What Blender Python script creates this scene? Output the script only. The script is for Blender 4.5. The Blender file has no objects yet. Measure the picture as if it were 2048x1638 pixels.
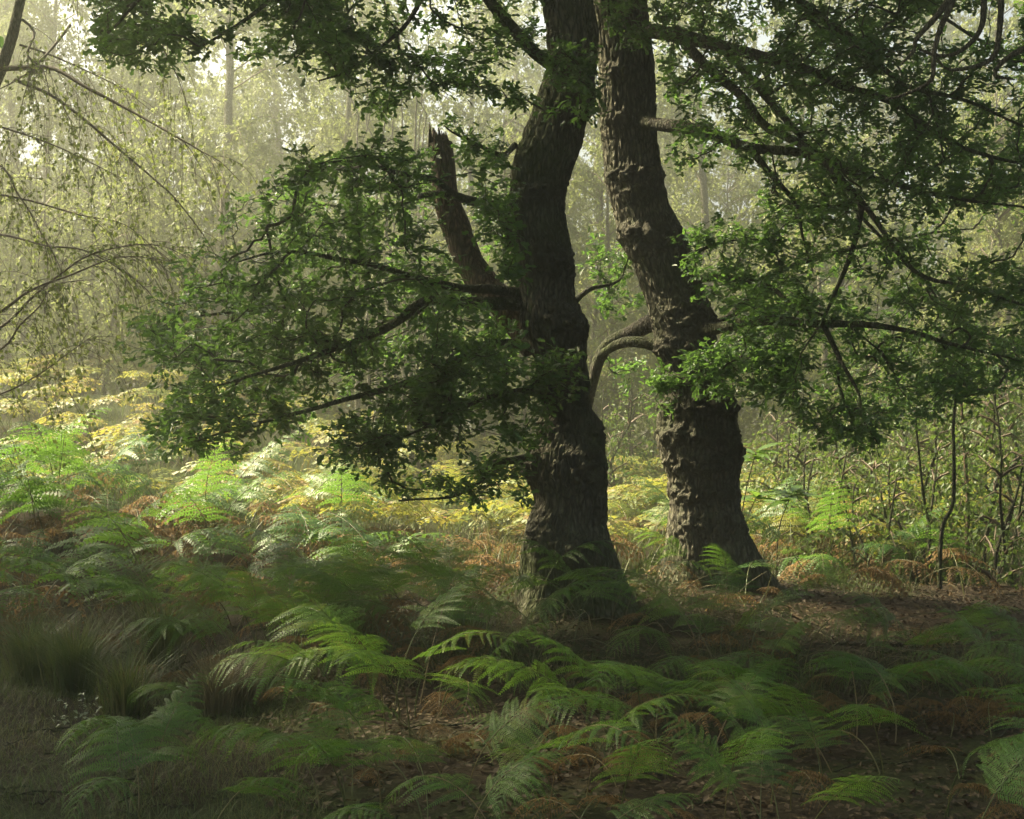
import bpy, math, random
import numpy as np
from math import radians, sin, cos, pi

random.seed(5)
rng = np.random.default_rng(11)
scene = bpy.context.scene
COL = scene.collection

# ------------------------------------------------------------------ camera
FPX = 2813.0; CAMZ = 1.6; W2, H2 = 1024.0, 819.0      # photo pixels: 2048 x 1638, level camera
cam_d = bpy.data.cameras.new('camera'); cam = bpy.data.objects.new('camera', cam_d); COL.objects.link(cam)
cam.location = (0, 0, CAMZ); cam.rotation_euler = (radians(90), 0, 0)
cam_d.sensor_width = 36.0; cam_d.lens = 36.0 * FPX / 2048.0; cam_d.clip_start = 0.05; cam_d.clip_end = 1000
scene.camera = cam

# ------------------------------------------------------------------ world, sun, exposure
SUN_AZ = 64.0      # degrees from the view direction towards the left
SUN_EL = 48.0
w = bpy.data.worlds.new('World'); scene.world = w; w.use_nodes = True
wn = w.node_tree.nodes; wl = w.node_tree.links
bg = wn['Background']
sky = wn.new('ShaderNodeTexSky'); sky.sky_type = 'NISHITA'; sky.sun_disc = False
sky.sun_elevation = radians(SUN_EL); sky.sun_rotation = radians(-SUN_AZ)
sky.air_density = 1.0; sky.dust_density = 7.0; sky.ozone_density = 1.0
wl.new(sky.outputs[0], bg.inputs[0]); bg.inputs[1].default_value = 0.085
sun_d = bpy.data.lights.new('sun', 'SUN'); sun_d.energy = 4.6; sun_d.angle = radians(5.0); sun_d.color = (1.0, 0.89, 0.58)
sun = bpy.data.objects.new('sun', sun_d); COL.objects.link(sun)
a, e = radians(SUN_AZ), radians(SUN_EL)
SDIR = np.array([-sin(a) * cos(e), cos(a) * cos(e), sin(e)])
from mathutils import Vector
sun.rotation_euler = Vector(SDIR).to_track_quat('Z', 'Y').to_euler()
sun.location = (-20, 20, 30)
vs = scene.view_settings
vs.view_transform = 'Standard'; vs.look = 'None'; vs.gamma = 1.0; vs.exposure = 2.3; vs.use_curve_mapping = False
HAZE = 0.0135
cy = scene.cycles
cy.max_bounces = 4; cy.diffuse_bounces = 3; cy.glossy_bounces = 1; cy.transmission_bounces = 3
cy.transparent_max_bounces = 8; cy.volume_bounces = 0
cy.use_denoising = True; cy.use_adaptive_sampling = False; cy.denoising_prefilter = 'NONE'
cy.caustics_reflective = False; cy.caustics_refractive = False
cy.sample_clamp_indirect = 2.0

# ------------------------------------------------------------------ helpers
def px(u, v, d):
    return np.array([(u - W2) / FPX * d, d, CAMZ + (H2 - v) / FPX * d])

LAT = np.random.default_rng(3).random((32, 32, 32)).astype(np.float32)
def vnoise(p):
    p = np.asarray(p, dtype=np.float64)
    i = np.floor(p).astype(int); f = p - i; f = f * f * (3 - 2 * f)
    out = 0
    for dx in (0, 1):
        for dy in (0, 1):
            for dz in (0, 1):
                wgt = (f[..., 0] if dx else 1 - f[..., 0]) * (f[..., 1] if dy else 1 - f[..., 1]) * (f[..., 2] if dz else 1 - f[..., 2])
                out = out + wgt * LAT[(i[..., 0] + dx) % 32, (i[..., 1] + dy) % 32, (i[..., 2] + dz) % 32]
    return out
def fbm(p, o=3):
    s = 0; am = 0.5; p = np.asarray(p, float)
    for _ in range(o):
        s = s + am * vnoise(p); p = p * 2.03 + 7.1; am *= 0.5
    return s
def sstep(x, a_, b_):
    t = np.clip((np.asarray(x, float) - a_) / (b_ - a_), 0, 1); return t * t * (3 - 2 * t)

def terrain(x, y):
    x = np.asarray(x, float); y = np.asarray(y, float)
    left = sstep(-x, -0.5, 7.0)
    h = 1.6 * sstep(y, 11.5, 25.0) * left + 0.28 * sstep(y, 13, 24)
    h = h + 0.70 * np.exp(-((x + 4.4) ** 2 / 1.8 + (y - 13.4) ** 2 / 2.6))
    h = h + 0.25 * np.exp(-((x + 1.9) ** 2 / 0.8 + (y - 13.5) ** 2 / 1.6))
    h = h + 0.16 * np.exp(-((x - 1.0) ** 2 / 2.5 + (y - 11.5) ** 2 / 1.5))
    q = np.stack([x * 0.9, y * 0.9, x * 0 + 3.3], -1)
    h = h + (fbm(q, 3) - 0.44) * 0.22
    return h
def tz(x, y): return float(terrain(x, y))

def norm(v_):
    v_ = np.asarray(v_, float); n = np.linalg.norm(v_, axis=-1, keepdims=True); return v_ / np.maximum(n, 1e-9)

def make_mesh(name, V, faces, mat=None, smooth=True, attrs=None):
    """faces: list of (n,k) int arrays"""
    V = np.asarray(V, np.float32)
    me = bpy.data.meshes.new(name)
    faces = [np.asarray(f, np.int32) for f in faces if len(f)]
    nl = sum(f.size for f in faces); npo = sum(len(f) for f in faces)
    me.vertices.add(len(V)); me.vertices.foreach_set('co', V.ravel())
    me.loops.add(nl); me.polygons.add(npo)
    me.loops.foreach_set('vertex_index', np.concatenate([f.ravel() for f in faces]))
    starts = []; off = 0
    for f in faces:
        starts.append(off + np.arange(len(f), dtype=np.int32) * f.shape[1]); off += f.size
    me.polygons.foreach_set('loop_start', np.concatenate(starts))
    if attrs:
        for k_, arr in attrs.items():
            at = me.attributes.new(k_, 'FLOAT', 'POINT'); at.data.foreach_set('value', np.asarray(arr, np.float32))
    me.polygons.foreach_set('use_smooth', np.full(npo, smooth, dtype=bool))
    me.update(calc_edges=True)
    if mat: me.materials.append(mat)
    return me

def add(name, data=None, parent=None, loc=None, rot=None, scale=None, label=None, cat=None, group=None, kind=None):
    o = bpy.data.objects.new(name, data); COL.objects.link(o)
    if parent is not None: o.parent = parent
    if loc is not None: o.location = [float(q) for q in loc]
    if rot is not None: o.rotation_euler = rot
    if scale is not None: o.scale = (scale,) * 3 if np.isscalar(scale) else scale
    if label: o['label'] = label
    if cat: o['category'] = cat
    if group: o['group'] = group
    if kind: o['kind'] = kind
    return o

class Bag:
    """collects geometry of one part"""
    def __init__(self): self.V = []; self.F = {}; self.n = 0
    def put(self, V, F):
        V = np.asarray(V, float).reshape(-1, 3); F = np.asarray(F, int)
        self.V.append(V); self.F.setdefault(F.shape[1], []).append(F + self.n); self.n += len(V)
    def put_multi(self, V, Fs):
        V = np.asarray(V, float).reshape(-1, 3)
        self.V.append(V)
        for F in Fs: self.F.setdefault(F.shape[1], []).append(np.asarray(F, int) + self.n)
        self.n += len(V)
    def mesh(self, name, mat, smooth=True):
        if not self.V: return None
        return make_mesh(name, np.concatenate(self.V), [np.concatenate(f) for f in self.F.values()], mat, smooth)

def tubes(P0, P1, R0, R1, S=3):
    """independent tube segments"""
    P0 = np.asarray(P0, float); P1 = np.asarray(P1, float); n = len(P0)
    R0 = np.broadcast_to(np.asarray(R0, float), (n,)); R1 = np.broadcast_to(np.asarray(R1, float), (n,))
    D = norm(P1 - P0); ref = np.where(np.abs(D[:, 2:3]) > 0.9, [[1., 0, 0]], [[0, 0, 1.]])
    A = norm(np.cross(D, ref)); B = np.cross(D, A)
    th = np.arange(S) / S * 2 * pi
    ring = np.cos(th)[None, :, None] * A[:, None] + np.sin(th)[None, :, None] * B[:, None]
    V = np.concatenate([P0[:, None] + ring * R0[:, None, None], P1[:, None] + ring * R1[:, None, None]], 1).reshape(-1, 3)
    i = np.arange(S); j = (i + 1) % S
    q = np.stack([i, j, j + S, i + S], 1)
    F = (q[None] + (np.arange(n) * 2 * S)[:, None, None]).reshape(-1, 4)
    return V, F

def loft(P, R, S=10, rough=0.0, seed=0):
    """one continuous tapered tube through P"""
    P = np.asarray(P, float); n = len(P); R = np.broadcast_to(np.asarray(R, float), (n,))
    T = norm(np.gradient(P, axis=0))
    ref = np.array([0.3, -0.9, 0.31]); A = np.zeros_like(P)
    a0 = norm(np.cross(T[0], ref))
    for k in range(n):
        a0 = norm(a0 - T[k] * np.dot(a0, T[k])); A[k] = a0
    B = np.cross(T, A)
    th = np.arange(S) / S * 2 * pi
    ring = np.cos(th)[None, :, None] * A[:, None] + np.sin(th)[None, :, None] * B[:, None]
    RR = R[:, None] * np.ones((1, S))
    V = P[:, None] + ring * RR[..., None]
    if rough:
        nz = fbm(V * (0.35 / max(R.mean(), 0.01)) + seed * 5.3, 3) - 0.44
        V = P[:, None] + ring * (RR * (1 + rough * nz * 2))[..., None]
    i = np.arange(S); j = (i + 1) % S
    F = np.concatenate([np.stack([i + k * S, j + k * S, j + (k + 1) * S, i + (k + 1) * S], 1) for k in range(n - 1)])
    V = V.reshape(-1, 3)
    V = np.concatenate([V, P[-1:] + T[-1:] * R[-1]]); c = len(V) - 1; b = (n - 1) * S
    cap = np.stack([i + b, j + b, np.full(S, c)], 1)
    return V, F, cap

def smooth_path(pts, step=0.08, wob=0.0, seed=0):
    pts = np.asarray(pts, float)
    p = np.concatenate([[2 * pts[0] - pts[1]], pts, [2 * pts[-1] - pts[-2]]])
    out = []
    for k in range(1, len(p) - 2):
        L = np.linalg.norm(p[k + 1] - p[k]); m = max(2, int(L / step))
        t = np.arange(m)[:, None] / m
        out.append(0.5 * ((2 * p[k]) + (p[k + 1] - p[k - 1]) * t + (2 * p[k - 1] - 5 * p[k] + 4 * p[k + 1] - p[k + 2]) * t ** 2 + (-p[k - 1] + 3 * p[k] - 3 * p[k + 1] + p[k + 2]) * t ** 3))
    out.append(pts[-1:]); P = np.concatenate(out)
    if wob:
        for c in range(3):
            q = P * 2.3 + seed * 3.1 + c * 11.7
            P[:, c] += (fbm(q, 2) - 0.37) * wob * np.linspace(0.2, 1, len(P))
    return P

# leaf templates: (verts, ngons)
OAK_V = np.array([[0, 0, 0], [1, 0, -.06], [.30, .19, .04], [.50, .12, .03], [.76, .25, .02], [.30, -.19, .04], [.50, -.12, .03], [.76, -.25, .02]], float)
OAK_F = np.array([[1, 4, 3, 2, 0], [0, 5, 6, 7, 1]])
SML_V = np.array([[0, 0, 0], [.4, .32, .06], [1, 0, -.08], [.4, -.32, .06]], float)
SML_F = np.array([[0, 3, 2], [0, 2, 1]])
def leaves(P, D, N, S, tv=OAK_V, tf=OAK_F):
    P = np.asarray(P, float); D = norm(D); N = norm(N - D * np.sum(N * D, -1, keepdims=True)); Y = np.cross(N, D)
    S = np.broadcast_to(np.asarray(S, float), (len(P),))
    V = P[:, None] + S[:, None, None] * (tv[None, :, 0:1] * D[:, None] + tv[None, :, 1:2] * Y[:, None] + tv[None, :, 2:3] * N[:, None])
    F = (tf[None] + (np.arange(len(P)) * len(tv))[:, None, None]).reshape(-1, tf.shape[1])
    return V.reshape(-1, 3), F
def rdir(n, up=0.0, spread=1.0):
    v_ = rng.normal(size=(n, 3)) * spread; v_[:, 2] += up; return norm(v_)

def in_poly(poly, pts):
    poly = np.asarray(poly, float); x, y = pts[:, 0], pts[:, 1]; inside = np.zeros(len(pts), bool)
    j = len(poly) - 1
    for i in range(len(poly)):
        xi, yi = poly[i]; xj, yj = poly[j]
        c = ((yi > y) != (yj > y)) & (x < (xj - xi) * (y - yi) / (yj - yi + 1e-12) + xi)
        inside ^= c; j = i
    return inside

# ------------------------------------------------------------------ materials
def nodes_of(name):
    m = bpy.data.materials.new(name); m.use_nodes = True
    nt = m.node_tree; b = nt.nodes['Principled BSDF']
    return m, nt, b
def ramp(nt, stops, src, interp='LINEAR'):
    r = nt.nodes.new('ShaderNodeValToRGB'); r.color_ramp.interpolation = interp
    el = r.color_ramp.elements
    while len(el) < len(stops): el.new(0.5)
    for k, (p_, c_) in enumerate(stops):
        el[k].position = p_; el[k].color = (*c_, 1)
    nt.links.new(src, r.inputs[0]); return r
def leaf_material(name, stops, trans=0.35, tcol=(0.16, 0.24, 0.04), rough=0.45, spec=0.4, per_object=False):
    m, nt, b = nodes_of(name); L = nt.links
    g = nt.nodes.new('ShaderNodeNewGeometry')
    src = g.outputs['Random Per Island']
    if per_object:
        oi = nt.nodes.new('ShaderNodeObjectInfo'); src = oi.outputs['Random']
    n1 = nt.nodes.new('ShaderNodeTexNoise'); n1.inputs['Scale'].default_value = 0.9; n1.inputs['Detail'].default_value = 2
    L.new(g.outputs['Position'], n1.inputs['Vector'])
    mx = nt.nodes.new('ShaderNodeMath'); mx.operation = 'MULTIPLY_ADD'; mx.inputs[1].default_value = 0.55
    ma = nt.nodes.new('ShaderNodeMath'); ma.operation = 'MULTIPLY_ADD'; ma.inputs[1].default_value = 1.3; ma.inputs[2].default_value = -0.42
    L.new(n1.outputs['Fac'], ma.inputs[0]); L.new(src, mx.inputs[0]); L.new(ma.outputs[0], mx.inputs[2])
    r = ramp(nt, stops, mx.outputs[0])
    L.new(r.outputs[0], b.inputs['Base Color'])
    b.inputs['Roughness'].default_value = rough; b.inputs['Specular IOR Level'].default_value = spec
    tr = nt.nodes.new('ShaderNodeBsdfTranslucent')
    hs = nt.nodes.new('ShaderNodeMixRGB'); hs.blend_type = 'MIX'; hs.inputs[0].default_value = 0.6
    hs.inputs[2].default_value = (*tcol, 1); L.new(r.outputs[0], hs.inputs[1]); L.new(hs.outputs[0], tr.inputs[0])
    mix = nt.nodes.new('ShaderNodeMixShader'); mix.inputs[0].default_value = trans
    L.new(b.outputs[0], mix.inputs[1]); L.new(tr.outputs[0], mix.inputs[2])
    L.new(mix.outputs[0], nt.nodes['Material Output'].inputs[0])
    return m

M = {}
M['oak_leaf'] = leaf_material('oak_leaf', [(0, (.036, .080, .030)), (.45, (.060, .120, .042)), (.8, (.092, .155, .052)), (1, (.17, .17, .055))], .50, (.21, .39, .06), .38, .5)
M['birch_leaf'] = leaf_material('birch_leaf', [(0, (.10, .14, .035)), (.5, (.15, .185, .05)), (.85, (.21, .21, .06)), (1, (.32, .23, .05))], .48, (.32, .40, .08), .5, .4)
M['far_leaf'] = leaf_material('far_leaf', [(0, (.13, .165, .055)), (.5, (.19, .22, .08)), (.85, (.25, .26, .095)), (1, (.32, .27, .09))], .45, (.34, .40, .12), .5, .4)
M['shrub_leaf'] = leaf_material('shrub_leaf', [(0, (.045, .085, .028)), (.5, (.075, .12, .034)), (1, (.13, .16, .04))], .42, (.20, .30, .05), .45, .4)
M['chestnut_leaf'] = leaf_material('chestnut_leaf', [(0, (.07, .14, .025)), (1, (.12, .20, .035))], .45, (.24, .38, .05), .4, .45)
M['fern'] = leaf_material('fern', [(0, (.036, .100, .024)), (.4, (.065, .145, .030)), (.75, (.105, .185, .034)), (1, (.19, .21, .04))], .42, (.20, .37, .04), .45, .38, True)
M['fern_gold'] = leaf_material('fern_gold', [(0, (.10, .16, .03)), (.5, (.16, .20, .035)), (.8, (.22, .21, .045)), (1, (.30, .19, .06))], .48, (.45, .46, .05), .5, .3, True)
M['fern_dead'] = leaf_material('fern_dead', [(0, (.085, .055, .028)), (.5, (.15, .095, .045)), (1, (.25, .165, .08))], .35, (.34, .21, .08), .7, .2, True)
M['fern_mass'] = leaf_material('fern_mass', [(0, (.10, .16, .035)), (.45, (.16, .20, .04)), (.7, (.22, .18, .05)), (1, (.27, .14, .06))], .45, (.42, .40, .06), .5, .4, False)
M['grass'] = leaf_material('grass', [(0, (.05, .085, .030)), (.5, (.085, .115, .040)), (.8, (.15, .14, .06)), (1, (.24, .19, .09))], .30, (.16, .22, .05), .5, .35)
M['straw'] = leaf_material('straw', [(0, (.11, .092, .05)), (1, (.22, .19, .11))], .20, (.22, .20, .11), .55, .3)
M['litter'] = leaf_material('litter', [(0, (.028, .021, .014)), (.5, (.058, .041, .026)), (.85, (.11, .080, .050)), (1, (.24, .20, .11))], .10, (.2, .1, .04), .7, .25)
M['moss'] = leaf_material('moss', [(0, (.030, .045, .012)), (1, (.07, .09, .020))], .15, (.10, .14, .02), .8, .1)

def bark_material(name, c_dark, c_mid, c_lite, moss=0.5, scale=1.0, burl=False):
    m, nt, b = nodes_of(name); L = nt.links; N = nt.nodes
    tc = N.new('ShaderNodeTexCoord'); mp = N.new('ShaderNodeMapping'); mp.inputs['Scale'].default_value = (scale, scale, scale * 0.28)
    L.new(tc.outputs['Object'], mp.inputs[0])
    wob = N.new('ShaderNodeTexNoise'); wob.inputs['Scale'].default_value = 9 ; wob.inputs['Detail'].default_value = 3
    L.new(mp.outputs[0], wob.inputs['Vector'])
    ad = N.new('ShaderNodeMixRGB'); ad.blend_type = 'ADD'; ad.inputs[0].default_value = 0.09
    L.new(mp.outputs[0], ad.inputs[1]); L.new(wob.outputs['Color'], ad.inputs[2])
    vo = N.new('ShaderNodeTexVoronoi'); vo.feature = 'DISTANCE_TO_EDGE'; vo.inputs['Scale'].default_value = 26
    L.new(ad.outputs[0], vo.inputs['Vector'])
    fis = N.new('ShaderNodeMapRange'); fis.inputs['From Max'].default_value = 0.38; L.new(vo.outputs['Distance'], fis.inputs[0])
    ns = N.new('ShaderNodeTexNoise'); ns.inputs['Scale'].default_value = 38; ns.inputs['Detail'].default_value = 6; ns.inputs['Roughness'].default_value = .65
    L.new(mp.outputs[0], ns.inputs['Vector'])
    mul = N.new('ShaderNodeMath'); mul.operation = 'MULTIPLY'
    L.new(fis.outputs[0], mul.inputs[0]); L.new(ns.outputs['Fac'], mul.inputs[1])
    hh = N.new('ShaderNodeMath'); hh.operation = 'MULTIPLY_ADD'; hh.inputs[1].default_value = 1.4; hh.inputs[2].default_value = 0.02
    L.new(mul.outputs[0], hh.inputs[0])
    r = ramp(nt, [(0, c_dark), (.45, c_mid), (1, c_lite)], hh.outputs[0])
    big = N.new('ShaderNodeTexNoise'); big.inputs['Scale'].default_value = 2.6; big.inputs['Detail'].default_value = 5; big.inputs['Roughness'].default_value = .7
    L.new(tc.outputs['Object'], big.inputs['Vector'])
    mr = N.new('ShaderNodeMapRange'); mr.inputs['From Min'].default_value = 0.62 - moss * 0.25; mr.inputs['From Max'].default_value = 0.80 - moss * .2
    L.new(big.outputs['Fac'], mr.inputs[0])
    col = r.outputs[0]
    mm = N.new('ShaderNodeMixRGB'); mm.inputs[2].default_value = (.058, .078, .022, 1)
    sc = N.new('ShaderNodeMath'); sc.operation = 'MULTIPLY'; sc.inputs[1].default_value = 0.85
    if burl:
        am = N.new('ShaderNodeAttribute'); am.attribute_name = 'moss'
        ad2 = N.new('ShaderNodeMath'); ad2.operation = 'ADD'; ad2.use_clamp = True
        ml = N.new('ShaderNodeMath'); ml.operation = 'MULTIPLY'; ml.inputs[1].default_value = 0.5
        L.new(mr.outputs[0], ml.inputs[0])
        L.new(ml.outputs[0], ad2.inputs[0]); L.new(am.outputs['Fac'], ad2.inputs[1]); L.new(ad2.outputs[0], sc.inputs[0])
    else:
        L.new(mr.outputs[0], sc.inputs[0])
    L.new(sc.outputs[0], mm.inputs[0]); L.new(col, mm.inputs[1]); col = mm.outputs[0]
    if burl:
        ab = N.new('ShaderNodeAttribute'); ab.attribute_name = 'burl'
        mb = N.new('ShaderNodeMixRGB'); mb.inputs[2].default_value = (.052, .048, .034, 1)
        sb = N.new('ShaderNodeMath'); sb.operation = 'MULTIPLY'; sb.inputs[1].default_value = .9; sb.use_clamp = True
        L.new(ab.outputs['Fac'], sb.inputs[0]); L.new(sb.outputs[0], mb.inputs[0]); L.new(col, mb.inputs[1]); col = mb.outputs[0]
    ln_ = N.new('ShaderNodeTexNoise'); ln_.inputs['Scale'].default_value = 7.5; ln_.inputs['Detail'].default_value = 8; ln_.inputs['Roughness'].default_value = .75
    L.new(tc.outputs['Object'], ln_.inputs['Vector'])
    lr = N.new('ShaderNodeMapRange'); lr.inputs['From Min'].default_value = .54; lr.inputs['From Max'].default_value = .66; lr.inputs['To Max'].default_value = .55; L.new(ln_.outputs['Fac'], lr.inputs[0])
    lx = N.new('ShaderNodeMixRGB'); lx.inputs[2].default_value = (.15, .165, .105, 1); L.new(lr.outputs[0], lx.inputs[0]); L.new(col, lx.inputs[1]); col = lx.outputs[0]
    L.new(col, b.inputs['Base Color'])
    b.inputs['Roughness'].default_value = .85; b.inputs['Specular IOR Level'].default_value = .25
    bp = N.new('ShaderNodeBump'); bp.inputs['Strength'].default_value = 1.0; bp.inputs['Distance'].default_value = .035
    L.new(mul.outputs[0], bp.inputs['Height']); L.new(bp.outputs[0], b.inputs['Normal'])
    return m
M['bark'] = bark_material('oak_bark', (.034, .031, .023), (.165, .148, .112), (.31, .28, .215), .60, 1.0, True)
M['limb_bark'] = bark_material('limb_bark', (.022, .019, .015), (.065, .056, .042), (.13, .11, .085), .8, 1.6)
M['dead_bark'] = bark_material('dead_wood', (.05, .032, .024), (.17, .11, .08), (.30, .20, .15), .45, 1.2)
M['grey_bark'] = bark_material('grey_bark', (.06, .05, .04), (.17, .145, .115), (.28, .24, .2), .2, 2.0)
M['birch_bark'] = bark_material('birch_bark', (.09, .08, .06), (.26, .24, .18), (.42, .39, .30), .3, 2.0)
m, nt, b = nodes_of('twig'); b.inputs['Base Color'].default_value = (.045, .036, .026, 1); b.inputs['Roughness'].default_value = .8; M['twig'] = m
m, nt, b = nodes_of('birch_twig'); b.inputs['Base Color'].default_value = (.12, .085, .060, 1); b.inputs['Roughness'].default_value = .7; M['birch_twig'] = m
m, nt, b = nodes_of('fern_stalk'); b.inputs['Roughness'].default_value = .45
oi = nt.nodes.new('ShaderNodeObjectInfo'); r = ramp(nt, [(0, (.05, .075, .02)), (.5, (.10, .11, .03)), (1, (.15, .10, .045))], oi.outputs['Random']); nt.links.new(r.outputs[0], b.inputs['Base Color']); M['fern_stalk'] = m

def ground_material():
    m, nt, b = nodes_of('forest_floor'); L = nt.links; N = nt.nodes
    g = N.new('ShaderNodeNewGeometry')
    n1 = N.new('ShaderNodeTexNoise'); n1.inputs['Scale'].default_value = 0.7; n1.inputs['Detail'].default_value = 4
    n2 = N.new('ShaderNodeTexNoise'); n2.inputs['Scale'].default_value = 28; n2.inputs['Detail'].default_value = 6; n2.inputs['Roughness'].default_value = .7
    for n_ in (n1, n2): L.new(g.outputs['Position'], n_.inputs['Vector'])
    soil = ramp(nt, [(.3, (.016, .013, .009)), (.5, (.036, .027, .017)), (.68, (.07, .052, .033))], n2.outputs['Fac'])
    green = ramp(nt, [(.3, (.022, .032, .012)), (.6, (.055, .070, .024)), (.75, (.09, .095, .04))], n2.outputs['Fac'])
    mr = N.new('ShaderNodeMapRange'); mr.inputs['From Min'].default_value = .46; mr.inputs['From Max'].default_value = .60; L.new(n1.outputs['Fac'], mr.inputs[0])
    mx = N.new('ShaderNodeMixRGB'); L.new(mr.outputs[0], mx.inputs[0]); L.new(soil.outputs[0], mx.inputs[1]); L.new(green.outputs[0], mx.inputs[2])
    L.new(mx.outputs[0], b.inputs['Base Color']); b.inputs['Roughness'].default_value = .95; b.inputs['Specular IOR Level'].default_value = .15
    bp = N.new('ShaderNodeBump'); bp.inputs['Strength'].default_value = .8; bp.inputs['Distance'].default_value = .04
    L.new(n2.outputs['Fac'], bp.inputs['Height']); L.new(bp.outputs[0], b.inputs['Normal'])
    return m
M['ground'] = ground_material()
m, nt, b = nodes_of('path_soil'); g = nt.nodes.new('ShaderNodeNewGeometry'); n2 = nt.nodes.new('ShaderNodeTexNoise'); n2.inputs['Scale'].default_value = 22; n2.inputs['Detail'].default_value = 7
nt.links.new(g.outputs['Position'], n2.inputs['Vector'])
r = ramp(nt, [(.3, (.020, .015, .010)), (.5, (.045, .032, .020)), (.7, (.095, .068, .042))], n2.outputs['Fac']); nt.links.new(r.outputs[0], b.inputs['Base Color'])
b.inputs['Roughness'].default_value = .95; b.inputs['Specular IOR Level'].default_value = .1
bp = nt.nodes.new('ShaderNodeBump'); bp.inputs['Distance'].default_value = .03; nt.links.new(n2.outputs['Fac'], bp.inputs['Height']); nt.links.new(bp.outputs[0], b.inputs['Normal'])
M['path'] = m

# ------------------------------------------------------------------ ground and path
def spaced(lo, hi, near, fine, coarse):
    q = np.arange(lo + 0.0, hi + 1e-6, fine) if near is None else np.concatenate([np.linspace(-170, near[0], 24)[:-1], np.arange(near[0], near[1], fine), np.linspace(near[1], hi, 24)])
    return q
gx = np.concatenate([np.linspace(-170, -16, 20)[:-1], np.arange(-16, 16, .16), np.linspace(16, 170, 20)])
gy = np.concatenate([np.linspace(-60, 1, 12)[:-1], np.arange(1, 32, .16), np.linspace(32, 220, 24)])
X, Y = np.meshgrid(gx, gy); Z = terrain(X, Y)
V = np.stack([X, Y, Z], -1).reshape(-1, 3); nx, ny = len(gx), len(gy)
i = np.arange(nx - 1)[None] + np.arange(ny - 1)[:, None] * nx
F = np.stack([i, i + 1, i + 1 + nx, i + nx], -1).reshape(-1, 4)
add('ground', make_mesh('ground', V, [F], M['ground']), label='woodland floor of dark soil, moss and fallen leaves', kind='structure')
def in_path(x, y):
    x = np.asarray(x, float); y = np.asarray(y, float)
    c = 10.6 - 0.12 * (x - 3) + 0.25 * np.sin(x * 1.3); hw = 1.15 * sstep(x, 1.7, 3.4) * (1 + .15 * np.sin(x * 3.1)) + .02
    return np.abs(y - c) < hw
tx = np.arange(1.9, 14, .14); rows = []
for t in np.linspace(-1, 1, 20):
    c = 10.6 - 0.12 * (tx - 3) + 0.25 * np.sin(tx * 1.3); hw = 1.15 * sstep(tx, 1.7, 3.4) * (1 + .15 * np.sin(tx * 3.1)) + .02
    yy = c + t * hw + .08 * np.sin(tx * 9 + t * 3)
    rows.append(np.stack([tx, yy, terrain(tx, yy) + .010 + 0.012 * (1 - t * t)], -1))
V = np.concatenate(rows); n0 = len(tx); i = np.arange(n0 - 1)[None] + np.arange(19)[:, None] * n0
add('path', make_mesh('path', V, [np.stack([i, i + 1, i + 1 + n0, i + n0], -1).reshape(-1, 4)], M['path']), label='trodden dark soil path beside the right oak', kind='structure')

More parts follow.
